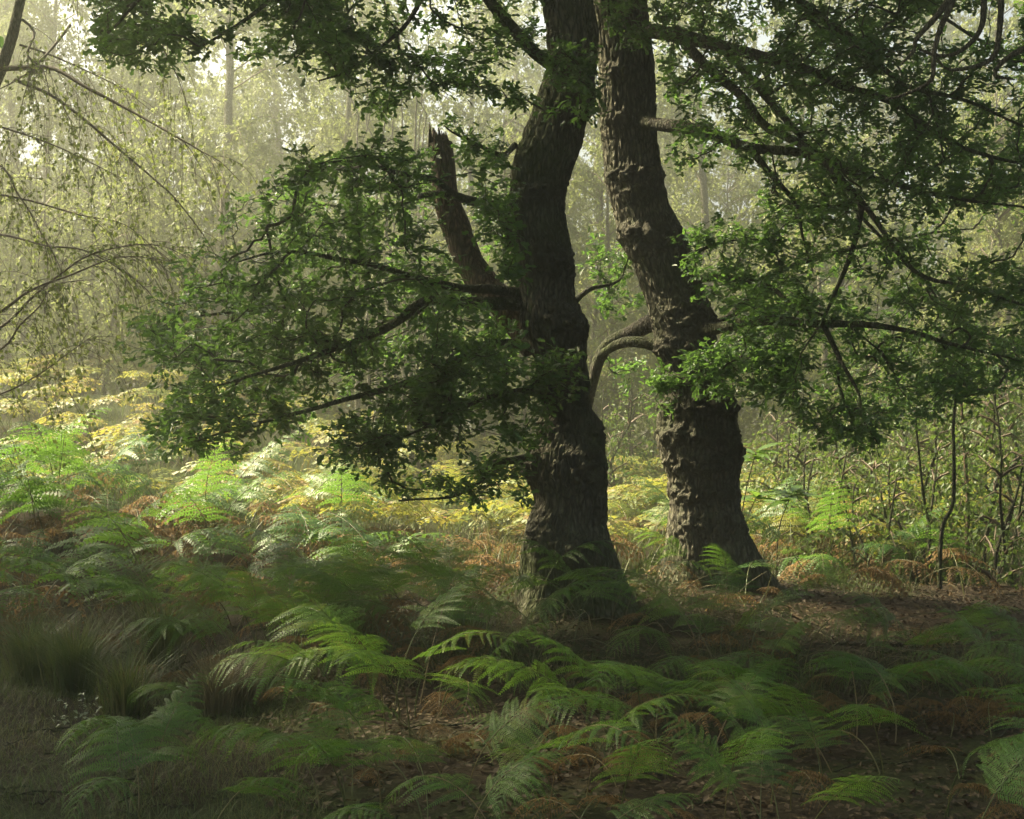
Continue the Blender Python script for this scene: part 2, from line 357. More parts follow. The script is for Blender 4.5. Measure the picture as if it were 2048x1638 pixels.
# ------------------------------------------------------------------ oak trunks
def trunk_mesh(name, table, d, vbase, burls, mossf, seed, top_z, lean_top, roots, nz_amp=1.0):
    tab = np.array(table, float)
    vv = tab[:, 0]; cen = (tab[:, 1] + tab[:, 2]) / 2; hw = (tab[:, 2] - tab[:, 1]) / 2
    zt = CAMZ + (H2 - vv) / FPX * d; xt = (cen - W2) / FPX * d; rt = hw / FPX * d
    o = np.argsort(zt); zt, xt, rt = zt[o], xt[o], rt[o]
    zt = np.concatenate([[zt[0] - .45], zt, [top_z]]); xt = np.concatenate([[xt[0]], xt, [xt[-1] + lean_top]]); rt = np.concatenate([[rt[0] * 1.12], rt, [rt[-1] * .35]])
    zz = np.concatenate([np.arange(zt[0], zt[-2], .0095), np.linspace(zt[-2], zt[-1], 60)[1:]])
    kern = np.exp(-np.linspace(-2, 2, 13) ** 2); kern /= kern.sum()
    def sm(q):
        s = np.interp(zz, zt, q); p = np.pad(s, 6, mode='edge'); return np.convolve(p, kern, 'valid')
    xs, rs = sm(xt), sm(rt)
    S = 172; th = np.arange(S) / S * 2 * pi            # th = -pi/2 faces the camera
    TH, ZZ = np.meshgrid(th, zz)
    C, Sn = np.cos(TH), np.sin(TH)
    R = rs[:, None] * np.ones((1, S))
    # fissured bark ridges: long cells
    P3 = np.stack([C * R, Sn * R, ZZ], -1)
    warp = (fbm(P3 * 5 + seed, 2) - .37) * .10
    k = np.stack([C * 6.5 + warp * 6, Sn * 6.5 + warp * 4, ZZ * 3.2 + warp * 6], -1) * 1.35
    rid = np.abs(vnoise(k * 2.0 + seed) - .5) * 2
    rid2 = np.abs(vnoise(k * np.array([4., 4, 3.2]) + seed + 9) - .5) * 2
    lump = fbm(P3 * np.array([3.4, 3.4, 2.2]) + seed, 3) - .44
    knob = vnoise(P3 * 26 + seed) - .5
    knob2 = vnoise(P3 * 55 + seed) - .5
    B = np.zeros_like(R)
    for (bu, bv, wu, wv, am) in burls:
        zc = CAMZ + (H2 - bv) / FPX * d; xc = np.interp(zc, zz, xs); rc = np.interp(zc, zz, rs)
        s_ = np.clip(((bu - W2) / FPX * d - xc) / rc, -.98, .98); thc = -pi / 2 + math.asin(s_)
        dth = (TH - thc + pi) % (2 * pi) - pi
        wob = 0.12 * np.sin(TH * 5 + bv) * 0.3
        g_ = np.exp(-((dth * rc) / (wu / FPX * d)) ** 2 - ((ZZ - zc + wob * .2) / (wv / FPX * d)) ** 2)
        B = np.maximum(B, g_ * am)
    Bn = np.clip(B / .05, 0, 1.2)
    R = R * (1 + .10 * lump) + B * (1.25 + 1.3 * knob) + (knob * .042 + knob2 * .026) * (Bn + .10) * nz_amp
    R = R + (np.minimum(rid, .5) - .3) * .042 * (1 - .55 * np.minimum(Bn, 1)) + (np.minimum(rid2, .4) - .2) * .020
    zb = zt[1]
    fl = np.exp(-np.maximum(ZZ - zb - .05, 0) / .30)
    fl2 = np.zeros_like(R)
    for (ang, am, wd) in roots:
        dth = (TH - ang + pi) % (2 * pi) - pi
        fl2 = np.maximum(fl2, am * np.exp(-(dth / wd) ** 2))
    R = R + fl * fl2 * 1.5
    yb = .12 * np.sin((zz - zb) * .8 + seed)
    V = np.stack([xs[:, None] + C * R, d + yb[:, None] + Sn * R, ZZ], -1).reshape(-1, 3)
    n = len(zz); i = np.arange(S); j = (i + 1) % S
    base = (np.arange(n - 1) * S)[:, None]
    F = np.stack([i + base, j + base, j + base + S, i + base + S], -1).reshape(-1, 4)
    # moss follows patches on the bark
    ms = np.zeros_like(R)
    for (bu, bv, wu, wv, am) in mossf:
        zc = CAMZ + (H2 - bv) / FPX * d; xc = np.interp(zc, zz, xs); rc = np.interp(zc, zz, rs)
        s_ = np.clip(((bu - W2) / FPX * d - xc) / rc, -.98, .98); thc = -pi / 2 + math.asin(s_)
        dth = (TH - thc + pi) % (2 * pi) - pi
        ms = np.maximum(ms, am * np.exp(-((dth * rc) / (wu / FPX * d)) ** 2 - ((ZZ - zc) / (wv / FPX * d)) ** 2))
    ms = np.clip(ms * (.45 + 1.1 * fbm(P3 * 9 + seed, 3)), 0, 1)
    me = make_mesh(name, V, [F], M['bark'], True, {'burl': np.clip(1.25 * Bn ** .55 * (.8 + .4 * knob), 0, 1).ravel(), 'moss': ms.ravel()})
    return me, (zz, xs, rs, yb)

DL, DR = 10.75, 11.9
tabL = [(-10, 1085, 1183), (60, 1096, 1195), (130, 1098, 1192), (200, 1075, 1186), (240, 1060, 1172), (300, 1035, 1160), (350, 1022, 1140), (400, 1020, 1126), (450, 1008, 1130), (500, 1022, 1140), (550, 1038, 1142), (600, 1043, 1147), (650, 1040, 1168), (700, 1062, 1168), (750, 1083, 1170), (800, 1093, 1172), (850, 1095, 1185), (900, 1066, 1204), (950, 1056, 1213), (1000, 1072, 1211), (1050, 1056, 1210), (1100, 1046, 1225), (1150, 1044, 1240), (1200, 1040, 1250), (1240, 1035, 1258)]
tabR = [(-10, 1188, 1294), (60, 1195, 1301), (120, 1200, 1310), (180, 1200, 1313), (240, 1205, 1312), (300, 1210, 1320), (350, 1214, 1326), (400, 1225, 1336), (440, 1235, 1355), (480, 1242, 1374), (520, 1264, 1390), (560, 1280, 1400), (600, 1294, 1415), (650, 1304, 1430), (700, 1312, 1431), (750, 1324, 1436), (800, 1318, 1463), (850, 1315, 1468), (900, 1320, 1479), (950, 1334, 1470), (1000, 1340, 1468), (1050, 1338, 1478), (1100, 1336, 1495), (1150, 1334, 1508), (1195, 1326, 1520)]
burL = [(1085, 395, 40, 20, .05), (1020, 450, 30, 35, .045), (1110, 530, 55, 35, .05), (1135, 655, 45, 50, .06), (1125, 785, 50, 40, .075), (1060, 920, 32, 38, .06), (1170, 930, 45, 55, .05), (1190, 1010, 30, 30, .03), (1075, 1060, 40, 40, .03), (1150, 235, 30, 30, .04), (1130, 1090, 60, 30, .035), (1095, 850, 40, 25, .04), (1190, 860, 30, 30, .05)]
burR = [(1275, 352, 62, 15, .055), (1285, 388, 48, 15, .045), (1300, 470, 80, 16, .055), (1310, 500, 70, 12, .04), (1245, 240, 40, 18, .035), (1235, 145, 22, 16, .03), (1385, 640, 60, 42, .05), (1360, 700, 75, 22, .055), (1400, 815, 95, 22, .055), (1385, 870, 100, 24, .05), (1395, 925, 95, 22, .045), (1400, 985, 90, 22, .035), (1410, 1045, 80, 24, .03), (1345, 760, 50, 18, .045), (1455, 890, 30, 40, .04), (1290, 180, 25, 14, .03)]
mosL = [(1060, 330, 70, 90, .9), (1090, 200, 60, 70, .8), (1110, 470, 55, 60, .55), (1080, 1130, 130, 55, 1.0), (1195, 900, 30, 60, .9), (1150, 1190, 110, 60, .9)]
mosR = [(1300, 1130, 60, 60, .5), (1380, 780, 70, 30, .4), (1490, 1080, 30, 60, .8), (1400, 1160, 120, 40, .7)]
oakL = add('oak_tree', None, loc=(0, 0, 0), label='mossy dark oak with a broken snag limb and low spreading left boughs', cat='tree', group='pair of gnarled oaks')
oakR = add('oak_tree', None, loc=(0, 0, 0), label='leaning pinkish-barked oak ringed with dark burls, beside the path', cat='tree', group='pair of gnarled oaks')
meL, infoL = trunk_mesh('trunk', tabL, DL, 1235, burL, mosL, 3.0, 9.5, -.6, [(-2.2, .14, .35), (-.7, .16, .4), (.5, .12, .4), (2.4, .12, .5), (-1.5, .05, .25)])
meR, infoR = trunk_mesh('trunk', tabR, DR, 1190, burR, mosR, 17.0, 9.5, -.7, [(-2.3, .06, .35), (-.55, .20, .3), (.4, .15, .4), (2.6, .12, .5), (-1.3, .08, .3)], 1.5)
BASE = {}
for o_, me_, u0, d0 in ((oakL, meL, 1146, DL), (oakR, meR, 1425, DR)):
    bx = (u0 - W2) / FPX * d0; bpos = np.array([bx, d0, tz(bx, d0)])
    o_.location = bpos; BASE[o_.name] = bpos
    t_ = add('trunk', me_, o_, loc=-bpos)

# ------------------------------------------------------------------ oak limbs, twigs, leaves
def grow(limbs, att, step=.07, r0=.0022, jit=.010):
    """attach every attraction point to the nearest branch, forward-leaning; returns per-limb edges and tips"""
    pos = []; dr = []; lid = []; par = []
    for k, P in enumerate(limbs):
        T = norm(np.gradient(P, axis=0)); n = len(P); skip = int(n * .12)
        for q in range(skip, n):
            pos.append(P[q]); dr.append(T[q]); lid.append(k); par.append(-1)
    pos = np.array(pos); dr = np.array(dr); lid = np.array(lid); par = np.array(par)
    cap = len(pos) + len(att) * 26
    PP = np.zeros((cap, 3)); DD = np.zeros((cap, 3)); LI = np.zeros(cap, int); PA = np.full(cap, -1)
    n = len(pos); PP[:n] = pos; DD[:n] = dr; LI[:n] = lid
    nl = n
    # order by distance to limbs
    d0 = np.array([np.min(np.sum((pos - q) ** 2, 1)) for q in att]); order = np.argsort(d0)
    tips = []
    for idx in order:
        q = att[idx]; dv = q - PP[:n]; ds = np.sqrt(np.sum(dv * dv, 1)) + 1e-6
        cosv = np.sum(dv * DD[:n], 1) / ds
        cost = ds * (1.45 - .65 * cosv)
        b_ = int(np.argmin(cost)); L = ds[b_]
        m_ = int(min(25, max(2, math.ceil(L / step))))
        t = np.linspace(0, 1, m_ + 1)[1:, None]
        p0 = PP[b_]; v0 = DD[b_] * L * .55 + (q - p0) * .35
        out = norm(q - p0); m1 = norm(out * np.array([1, 1, .35]) + np.array([0, 0, .12])) * L * .9
        h00 = 2 * t ** 3 - 3 * t ** 2 + 1; h10 = t ** 3 - 2 * t ** 2 + t; h01 = -2 * t ** 3 + 3 * t ** 2; h11 = t ** 3 - t ** 2
        path = h00 * p0 + h10 * v0 + h01 * q + h11 * m1
        path[:-1] += rng.normal(size=(m_ - 1, 3)) * jit * min(1.5, L * 2 + .3)
        prev = b_
        full = np.concatenate([[p0], path]); tt = norm(np.diff(full, axis=0))
        for s_ in range(m_):
            PP[n] = path[s_]; DD[n] = tt[s_]; LI[n] = LI[b_]; PA[n] = prev; prev = n; n += 1
        tips.append(n - 1)
    acc = np.zeros(n); ex = 2.25
    for t_ in tips: acc[t_] += r0 ** ex
    for k in range(n - 1, nl - 1, -1):
        if acc[k] == 0: acc[k] = r0 ** ex
        if PA[k] >= nl: acc[PA[k]] += acc[k]
    R = np.minimum(acc ** (1 / ex), .035)
    return dict(pos=PP[:n], dir=DD[:n], lid=LI[:n], par=PA[:n], rad=R, nl=nl, tips=np.array(tips))

def sample_poly(poly, n, d0, d1, clump=0.0, freq=1.7, seed=0, holes=()):
    poly = np.array(poly, float); out = []
    while len(out) < n:
        m_ = n * 3
        p = np.stack([rng.uniform(poly[:, 0].min(), poly[:, 0].max(), m_), rng.uniform(poly[:, 1].min(), poly[:, 1].max(), m_)], 1)
        p = p[in_poly(poly, p)]
        for h_ in holes: p = p[~in_poly(h_, p)]
        d = rng.uniform(d0, d1, len(p))
        q = np.stack([(p[:, 0] - W2) / FPX * d, d, CAMZ + (H2 - p[:, 1]) / FPX * d], 1)
        if clump:
            nz = fbm(q * np.array([freq, freq, freq * 2.2]) + seed, 2)
            q = q[nz > .34 + clump * (rng.random(len(q)) - .2) * .35]
        out.extend(q.tolist())
    return np.array(out[:n])

def px_path(pts, seed=0, wob=.06, step=.08):
    return smooth_path([px(*p) for p in pts], step, wob, seed)

def foliate(tree, limbs_px, rads, att, leaf_n=(15, 25), leaf_s=(.042, .080), mats=None, seedo=0, lsize=1.0, n_single=150, base=None):
    """limbs (px polylines with depth) -> limb > twigs, leaves; plus single leaves nearest the camera"""
    P = [px_path(l, seedo + k, .07) for k, l in enumerate(limbs_px)]
    g_ = grow(P, att)
    limb_objs = []
    for k, p in enumerate(P):
        t = np.linspace(0, 1, len(p)); R = rads[k][0] * (1 - t) ** 1.1 + rads[k][1]
        V, F, c = loft(p, R, 10 if rads[k][0] > .03 else 7, .22, seedo + k)
        mt = M[mats.get(k, 'limb_bark')] if mats else M['limb_bark']
        o_ = add('limb', make_mesh('limb', V, [F, c], mt), tree, loc=-base)
        limb_objs.append(o_)
    e_ = np.arange(g_['nl'], len(g_['pos'])); pa = g_['par'][e_]
    r1 = g_['rad'][e_]; r0_ = np.where(pa >= g_['nl'], np.minimum(g_['rad'][pa], r1 * 1.25), r1 * 1.2)
    singles = []
    for k, o_ in enumerate(limb_objs):
        sel = g_['lid'][e_] == k
        if sel.sum():
            bag = Bag()
            big = sel & (r1 > .006)
            for ss, S in ((big, 6), (sel & ~big, 3)):
                if ss.sum():
                    bag.put(*tubes(g_['pos'][pa[ss]], g_['pos'][e_[ss]], r0_[ss], r1[ss], S))
            add('twigs', bag.mesh('twigs', M['twig']), o_, kind='stuff')
        tp = g_['tips'][g_['lid'][g_['tips']] == k]
        if len(tp) == 0: continue
        # leaf rosettes at tips and alternate leaves back along the twig
        LP, LD, LN, LS = [], [], [], []
        for t_ in tp:
            n = rng.integers(leaf_n[0], leaf_n[1]); cur = t_
            for q in range(n):
                if q > n * .45 and g_['par'][cur] >= g_['nl'] and rng.random() < .6: cur = g_['par'][cur]
                p0 = g_['pos'][cur]; d_ = g_['dir'][cur]
                dd = d_ * .8 + rng.normal(size=3) * .75; dd[2] = dd[2] * .55 - .10
                LP.append(p0 + rng.normal(size=3) * .030); LD.append(dd)
                LN.append(np.array([0, 0, 1.]) + rng.normal(size=3) * .55); LS.append(rng.uniform(*leaf_s) * lsize)
        LP, LD, LN, LS = map(np.array, (LP, LD, LN, LS))
        LN = np.where(LN[:, 2:3] < 0.05, LN * [1, 1, -1], LN)
        singles.append((o_, LP, LD, LN, LS))
    # the leaves nearest the camera stay single parts
    allY = np.concatenate([s_[1][:, 1] for s_ in singles]) if singles else np.zeros(0)
    thr = np.sort(allY)[min(n_single, len(allY) - 1)] if n_single else -1
    for (o_, LP, LD, LN, LS) in singles:
        near = LP[:, 1] < thr
        far = ~near
        V, F = leaves(LP[far], LD[far], LN[far], LS[far])
        add('leaves', make_mesh('leaves', V, [F], M['oak_leaf'], False), o_, kind='stuff')
        for k in np.where(near)[0]:
            D_ = norm(LD[k]); N_ = norm(LN[k] - D_ * np.dot(LN[k], D_)); Y_ = np.cross(N_, D_)
            from mathutils import Matrix
            mt = Matrix(((D_[0], Y_[0], N_[0], LP[k][0]), (D_[1], Y_[1], N_[1], LP[k][1]), (D_[2], Y_[2], N_[2], LP[k][2]), (0, 0, 0, 1)))
            o2 = add('leaf', ONE_LEAF, o_); o2.matrix_local = mt @ Matrix.Scale(float(LS[k]), 4)
    return P, limb_objs
ONE_LEAF = make_mesh('leaf', OAK_V, [OAK_F], M['oak_leaf'], False)

def crown_points(c, r, n, seed):
    out = []
    while len(out) < n:
        q = rng.normal(size=(n, 3)); q = norm(q) * rng.random((n, 1)) ** .45 * np.array(r) + np.array(c)
        ok = (q[:, 2] > CAMZ + .315 * q[:, 1] + .25) & (q[:, 2] > 4.6)
        ok &= fbm(q * .9 + seed, 2) > .33
        out.extend(q[ok].tolist())
    return np.array(out[:n])

# --- left oak
limbsL = [
    [(1060, 412, 10.7), (990, 410, 10.5), (915, 392, 10.3), (870, 362, 10.1), (800, 345, 9.9), (700, 322, 9.6), (620, 330, 9.4)],
    [(1060, 405, 10.8), (960, 408, 10.9), (870, 388, 11.0), (780, 416, 11.0), (690, 415, 11.1), (590, 405, 11.2)],
    [(1070, 590, 10.7), (980, 578, 10.5), (900, 572, 10.2), (780, 540, 10.0), (680, 520, 9.7), (560, 500, 9.4), (480, 520, 9.2)],
    [(1070, 610, 10.7), (930, 605, 10.4), (850, 602, 10.1), (785, 650, 9.8), (690, 690, 9.4), (560, 735, 9.1), (430, 770, 8.9)],
    [(1080, 690, 10.7), (975, 690, 10.4), (905, 728, 10.0), (800, 770, 9.7), (650, 812, 9.2), (500, 850, 9.0), (390, 880, 8.9)],
    [(1080, 600, 10.8), (960, 585, 11.2), (850, 570, 11.5), (700, 590, 11.6), (540, 620, 11.5), (400, 630, 11.2), (300, 660, 11.0)],
    [(1100, 905, 10.6), (1030, 920, 10.3), (985, 928, 10.0), (958, 965, 9.8), (900, 995, 9.5), (800, 1000, 9.3)],
    [(1110, 770, 10.6), (1050, 780, 10.1), (960, 800, 9.7), (860, 850, 9.4), (760, 900, 9.2)],
    [(1120, 140, 10.7), (1070, 105, 10.4), (1000, 30, 10.1), (940, -40, 9.8), (820, -90, 9.4), (640, -60, 9.0), (520, 20, 8.7), (420, 80, 8.5)],
    [(1120, 20, 10.7), (1000, -60, 10.5), (880, -40, 10.3), (800, 60, 10.1), (700, 140, 10.0), (640, 165, 9.9)],
    [(1120, -10, 10.8), (960, -160, 10.2), (760, -190, 9.6), (480, -130, 9.2), (300, -20, 9.0), (220, 60, 8.9)],
    [(1130, 250, 10.7), (1175, 232, 10.6), (1185, 180, 10.3), (1150, 120, 10.1), (1120, 100, 10.0)],
    [(1030, 290, 10.7), (1000, 310, 10.5), (940, 280, 10.3), (905, 262, 10.2), (890, 250, 10.1)],
    [(1130, 620, 10.9), (1180, 580, 11.3), (1240, 560, 11.8), (1260, 500, 12.1)],
]
radL = [(.034, .006), (.03, .005), (.036, .006), (.05, .007), (.036, .006), (.04, .006), (.03, .006), (.024, .005), (.045, .008), (.032, .006), (.05, .008), (.03, .005), (.022, .004), (.025, .004)]
attL = np.concatenate([
    sample_poly([(565, 345), (690, 300), (860, 300), (1030, 330), (1045, 520), (1045, 760), (900, 790), (720, 790), (560, 850), (390, 905), (300, 870), (335, 780), (255, 660), (390, 560), (470, 480)], 800, 8.7, 11.5, .9, 1.8, 1, [[(865, 285), (925, 285), (960, 480), (1040, 600), (1010, 665), (935, 570), (885, 450)]]),
    sample_poly([(530, 320), (690, 275), (860, 275), (1040, 310), (1050, 520), (1050, 800), (900, 830), (720, 830), (560, 890), (380, 930), (270, 880), (300, 780), (215, 655), (350, 540), (440, 450)], 260, 8.6, 11.6, .9, 2.4, 21, [[(865, 285), (925, 285), (960, 480), (1040, 600), (1010, 665), (935, 570), (885, 450)]]),
    sample_poly([(760, 790), (1000, 710), (1105, 735), (1095, 860), (1060, 1010), (900, 1000), (800, 985), (700, 930), (640, 920), (680, 850)], 260, 8.9, 10.3, .6, 2.2, 4),
    sample_poly([(180, -60), (700, -60), (690, 100), (640, 165), (560, 125), (420, 145), (270, 145), (190, 85)], 330, 8.2, 10.3, .6, 1.9, 7),
    sample_poly([(650, -120), (1090, -120), (1080, 70), (1000, 130), (1080, 230), (960, 190), (850, 165), (760, 235), (640, 140)], 280, 9.3, 10.8, .7, 2.0, 9),
    sample_poly([(1085, 70), (1190, 90), (1200, 240), (1100, 240)], 40, 9.9, 10.4),
    sample_poly([(1060, 700), (1165, 705), (1150, 790), (1070, 830)], 30, 9.9, 10.35),
    sample_poly([(1150, 470), (1280, 480), (1290, 640), (1180, 620)], 30, 11.6, 12.8),
    sample_poly([(900, 230), (1020, 280), (1010, 330), (860, 300)], 20, 10.0, 10.6),
])
foliate(oakL, limbsL, radL, attL, base=BASE[oakL.name], seedo=1)
# broken snag stem leaning out of the left oak
sp = px_path([(1075, 690, 10.9), (1020, 625, 11.0), (965, 560, 11.1), (930, 500, 11.15), (900, 420, 11.2), (888, 340, 11.2), (882, 285, 11.2)], 3, .05, .03)
tt = np.linspace(0, 1, len(sp)); V, F, c = loft(sp, .135 - .045 * tt, 22, .45, 4)
sn = add('snag', make_mesh('snag', V, [F], M['dead_bark']), oakL, loc=-BASE[oakL.name], label='broken dead limb with bare reddish wood and a jagged top')
bag = Bag()
T = norm(sp[-1] - sp[-3])
for k in range(13):     # splintered end
    an = k / 13 * 2 * pi; rr = .082 if k % 2 else .055
    o_ = np.array([cos(an) * rr, sin(an) * rr, 0]); hgt = .03 + .09 * random.random() + (.09 if cos(an) < -.75 else 0)
    V, F = tubes([sp[-1] + o_ - T * .06], [sp[-1] + o_ * .75 + T * hgt], [.028], [.003], 5); bag.put(V, F)
add('splinters', bag.mesh('splinters', M['dead_bark'], False), sn, kind='stuff')

# --- right oak
limbsR = [
    [(1270, 60, 11.8), (1340, 68, 11.5), (1450, 95, 11.1), (1600, 132, 10.7), (1690, 172, 10.5), (1790, 205, 10.3), (1900, 285, 10.1), (2010, 318, 10.0), (2120, 330, 9.9)],
    [(1280, 245, 11.8), (1345, 252, 11.5), (1420, 265, 11.2), (1500, 296, 11.0), (1600, 306, 10.8), (1700, 342, 10.5), (1800, 372, 10.3), (1880, 395, 10.1), (2060, 415, 9.8)],
    [(1500, 296, 11.0), (1530, 335, 10.9), (1565, 375, 10.8), (1595, 410, 10.8), (1605, 470, 10.7), (1625, 540, 10.6)],
    [(1380, 665, 11.8), (1440, 655, 11.4), (1520, 640, 11.0), (1620, 645, 10.6), (1720, 650, 10.3), (1800, 660, 10.1), (1900, 690, 9.9), (2020, 720, 9.8)],
    [(1360, 570, 11.8), (1420, 556, 11.4), (1500, 562, 11.1), (1545, 578, 10.9), (1590, 612, 10.7), (1680, 640, 10.6), (1760, 700, 10.5)],
    [(1380, 660, 11.9), (1450, 640, 12.1), (1500, 590, 12.2), (1560, 540, 12.4), (1700, 500, 12.6), (1830, 470, 12.8), (1950, 460, 12.9)],
    [(1350, 60, 11.6), (1400, 120, 11.3), (1480, 190, 11.0), (1530, 250, 10.8), (1620, 300, 10.5), (1720, 400, 10.2), (1830, 540, 9.9), (1940, 572, 9.6), (2060, 610, 9.4)],
    [(1260, 0, 11.8), (1400, -60, 11.2), (1560, -20, 10.6), (1650, 40, 10.2), (1720, 90, 10.0), (1810, 170, 9.8), (1920, 200, 9.6), (2060, 260, 9.5)],
    [(1270, -20, 11.9), (1450, -100, 12.3), (1700, -80, 12.8), (1860, 20, 13.0), (2000, 100, 13.0), (2120, 150, 13.0)],
    [(1724, 405, 10.2), (1705, 500, 10.3), (1655, 620, 10.35), (1605, 700, 10.3), (1590, 740, 10.2)],
    [(1645, 646, 10.52), (1680, 720, 10.4), (1720, 790, 10.2), (1725, 840, 10.1), (1760, 890, 10.0)],
    [(1390, 760, 11.7), (1440, 740, 11.2), (1480, 720, 10.9), (1560, 715, 10.7)],
    [(1360, 635, 12.0), (1305, 645, 12.15), (1262, 668, 12.3), (1222, 684, 12.35), (1196, 718, 12.4), (1186, 760, 12.4), (1172, 830, 12.5)],
    [(1370, 700, 11.9), (1315, 690, 12.02), (1270, 684, 12.1), (1232, 690, 12.25), (1200, 712, 12.38)],
    [(1340, 760, 11.7), (1325, 770, 11.3), (1310, 800, 11.2)],
    [(1230, 20, 11.7), (1220, -10, 11.4), (1215, 30, 11.2), (1240, 80, 11.1)],
    [(1360, 520, 11.7), (1400, 500, 11.3), (1470, 480, 11.1), (1560, 480, 11.0)],
    [(1450, 96, 11.1), (1550, 215, 11.5), (1650, 330, 11.9), (1720, 430, 12.2), (1850, 560, 12.4), (1950, 660, 12.5)],
]
radR = [(.058, .008), (.052, .007), (.026, .005), (.05, .007), (.032, .006), (.036, .006), (.04, .008), (.045, .008), (.045, .007), (.022, .004), (.02, .004), (.02, .004), (.052, .036), (.045, .034), (.012, .003), (.015, .003), (.018, .004), (.03, .006)]
gaps = [[(1370, 335), (1490, 325), (1540, 430), (1420, 450), (1350, 400)], [(1890, 410), (2060, 430), (2060, 520), (1940, 510)], [(1840, 20), (2048, 0), (2048, 90), (1860, 80)]]
attR = np.concatenate([
    sample_poly([(1330, -120), (2150, -120), (2150, 770), (1950, 790), (1820, 850), (1600, 845), (1500, 800), (1480, 700), (1440, 620), (1560, 520), (1480, 430), (1340, 320)], 2000, 9.2, 13.3, .8, 1.6, 13, gaps),
    sample_poly([(1370, 700), (1480, 672), (1620, 700), (1600, 800), (1480, 795), (1380, 780)], 120, 10.5, 11.3),
    sample_poly([(1350, 460), (1420, 430), (1600, 470), (1600, 560), (1500, 600), (1390, 600)], 100, 10.9, 11.6),
    sample_poly([(1560, 800), (1790, 820), (1760, 905), (1640, 880)], 50, 9.9, 11),
    sample_poly([(1310, 740), (1350, 740), (1355, 830), (1305, 810)], 16, 11.0, 11.6),
    sample_poly([(1195, -60), (1330, -60), (1330, 80), (1230, 110)], 46, 10.9, 11.4),
    sample_poly([(1200, 700), (1300, 720), (1310, 790), (1220, 770)], 10, 12.6, 13.0),
])
foliate(oakR, limbsR, radR, attR, base=BASE[oakR.name], seedo=40, mats=None)
# pale bare twisted branches hanging at the upper right
for k, pl in enumerate([[(1920, -60, 8.6), (1905, 0, 8.6), (1880, 60, 8.55), (1868, 110, 8.5), (1866, 150, 8.5), (1850, 170, 8.5), (1800, 192, 8.5), (1768, 198, 8.5)],
           [(1905, -10, 8.6), (1870, 35, 8.6), (1832, 78, 8.6), (1826, 100, 8.55), (1800, 130, 8.5)],
           [(1968, -50, 8.8), (1964, 50, 8.8), (1925, 100, 8.8), (1880, 112, 8.8), (1838, 98, 8.8)],
           [(2002, -50, 8.5), (1998, 70, 8.5), (1978, 122, 8.5), (1900, 140, 8.5), (1870, 115, 8.5)],
           [(2060, 90, 8.7), (2010, 120, 8.7), (1990, 150, 8.7), (2030, 160, 8.7)]]):
    p = px_path(pl, 70 + k, .03, .03); t = np.linspace(0, 1, len(p)); V, F, c = loft(p, .017 * (1 - t) ** .6 + .005, 7, .3, k)
    add('limb', make_mesh('limb', V, [F, c], M['grey_bark']), oakR, loc=-BASE[oakR.name], label='pale bare twisted branch without leaves')
# exposed roots on the path
for k, pl in enumerate([[(2.2, 9.7), (2.7, 9.55), (3.2, 9.6), (3.7, 9.4)], [(2.6, 10.2), (3.0, 10.05), (3.5, 10.15), (4.0, 9.9)], [(2.3, 9.15), (2.6, 9.0), (2.9, 9.05)]]):
    p = smooth_path([(x_, y_, 0) for x_, y_ in pl], .05, .05, k); p[:, 2] = terrain(p[:, 0], p[:, 1]) + .012
    V, F, c = loft(p, .022 * np.sin(np.linspace(.25, pi - .1, len(p))) + .004, 7, .3, k)
    add('root', make_mesh('root', V, [F, c], M['limb_bark']), oakR, loc=-BASE[oakR.name])

GAPS = [(px(*t_[:3]), t_[3]) for t_ in [(720, 1270, 7.1, .55), (890, 1290, 7.2, .30), (620, 1330, 6.9, .45), (350, 1390, 7.0, .20), (1310, 560, 11.6, .30), (1270, 320, 11.6, .28), (1255, 180, 11.6, .25), (1120, 1000, 10.4, .30), (1390, 950, 11.5, .30), (1380, 1100, 11.5, .22), (500, 1200, 8.5, .35), (1340, 1240, 8.4, .35), (1130, 1410, 6.2, .28), (60, 1400, 6.9, .30), (640, 1500, 5.5, .25), (1480, 730, 10.8, .35), (1512, 905, 13.2, .40), (1590, 985, 13.0, .40), (950, 1010, 12.6, .7), (1270, 960, 13.5, .7), (1560, 950, 14.0, .6), (480, 900, 13.0, .6), (100, 850, 13.2, .8), (700, 960, 12.4, .5), (950, 880, 9.6, .35), (450, 720, 9.4, .35)]]
def sun_gap(q):  # thins crown leaves along sun rays so that chosen spots get lit
    keep = np.ones(len(q), bool)
    for c_, r_ in GAPS:
        w_ = q - c_; al = w_ @ SDIR; dist = np.linalg.norm(w_ - al[:, None] * SDIR, axis=1)
        keep &= ~((rng.random(len(q)) * 1.12 > .12 + sstep(dist, r_ * .55, r_ * 1.35)) & (al > 1.2))
    return keep
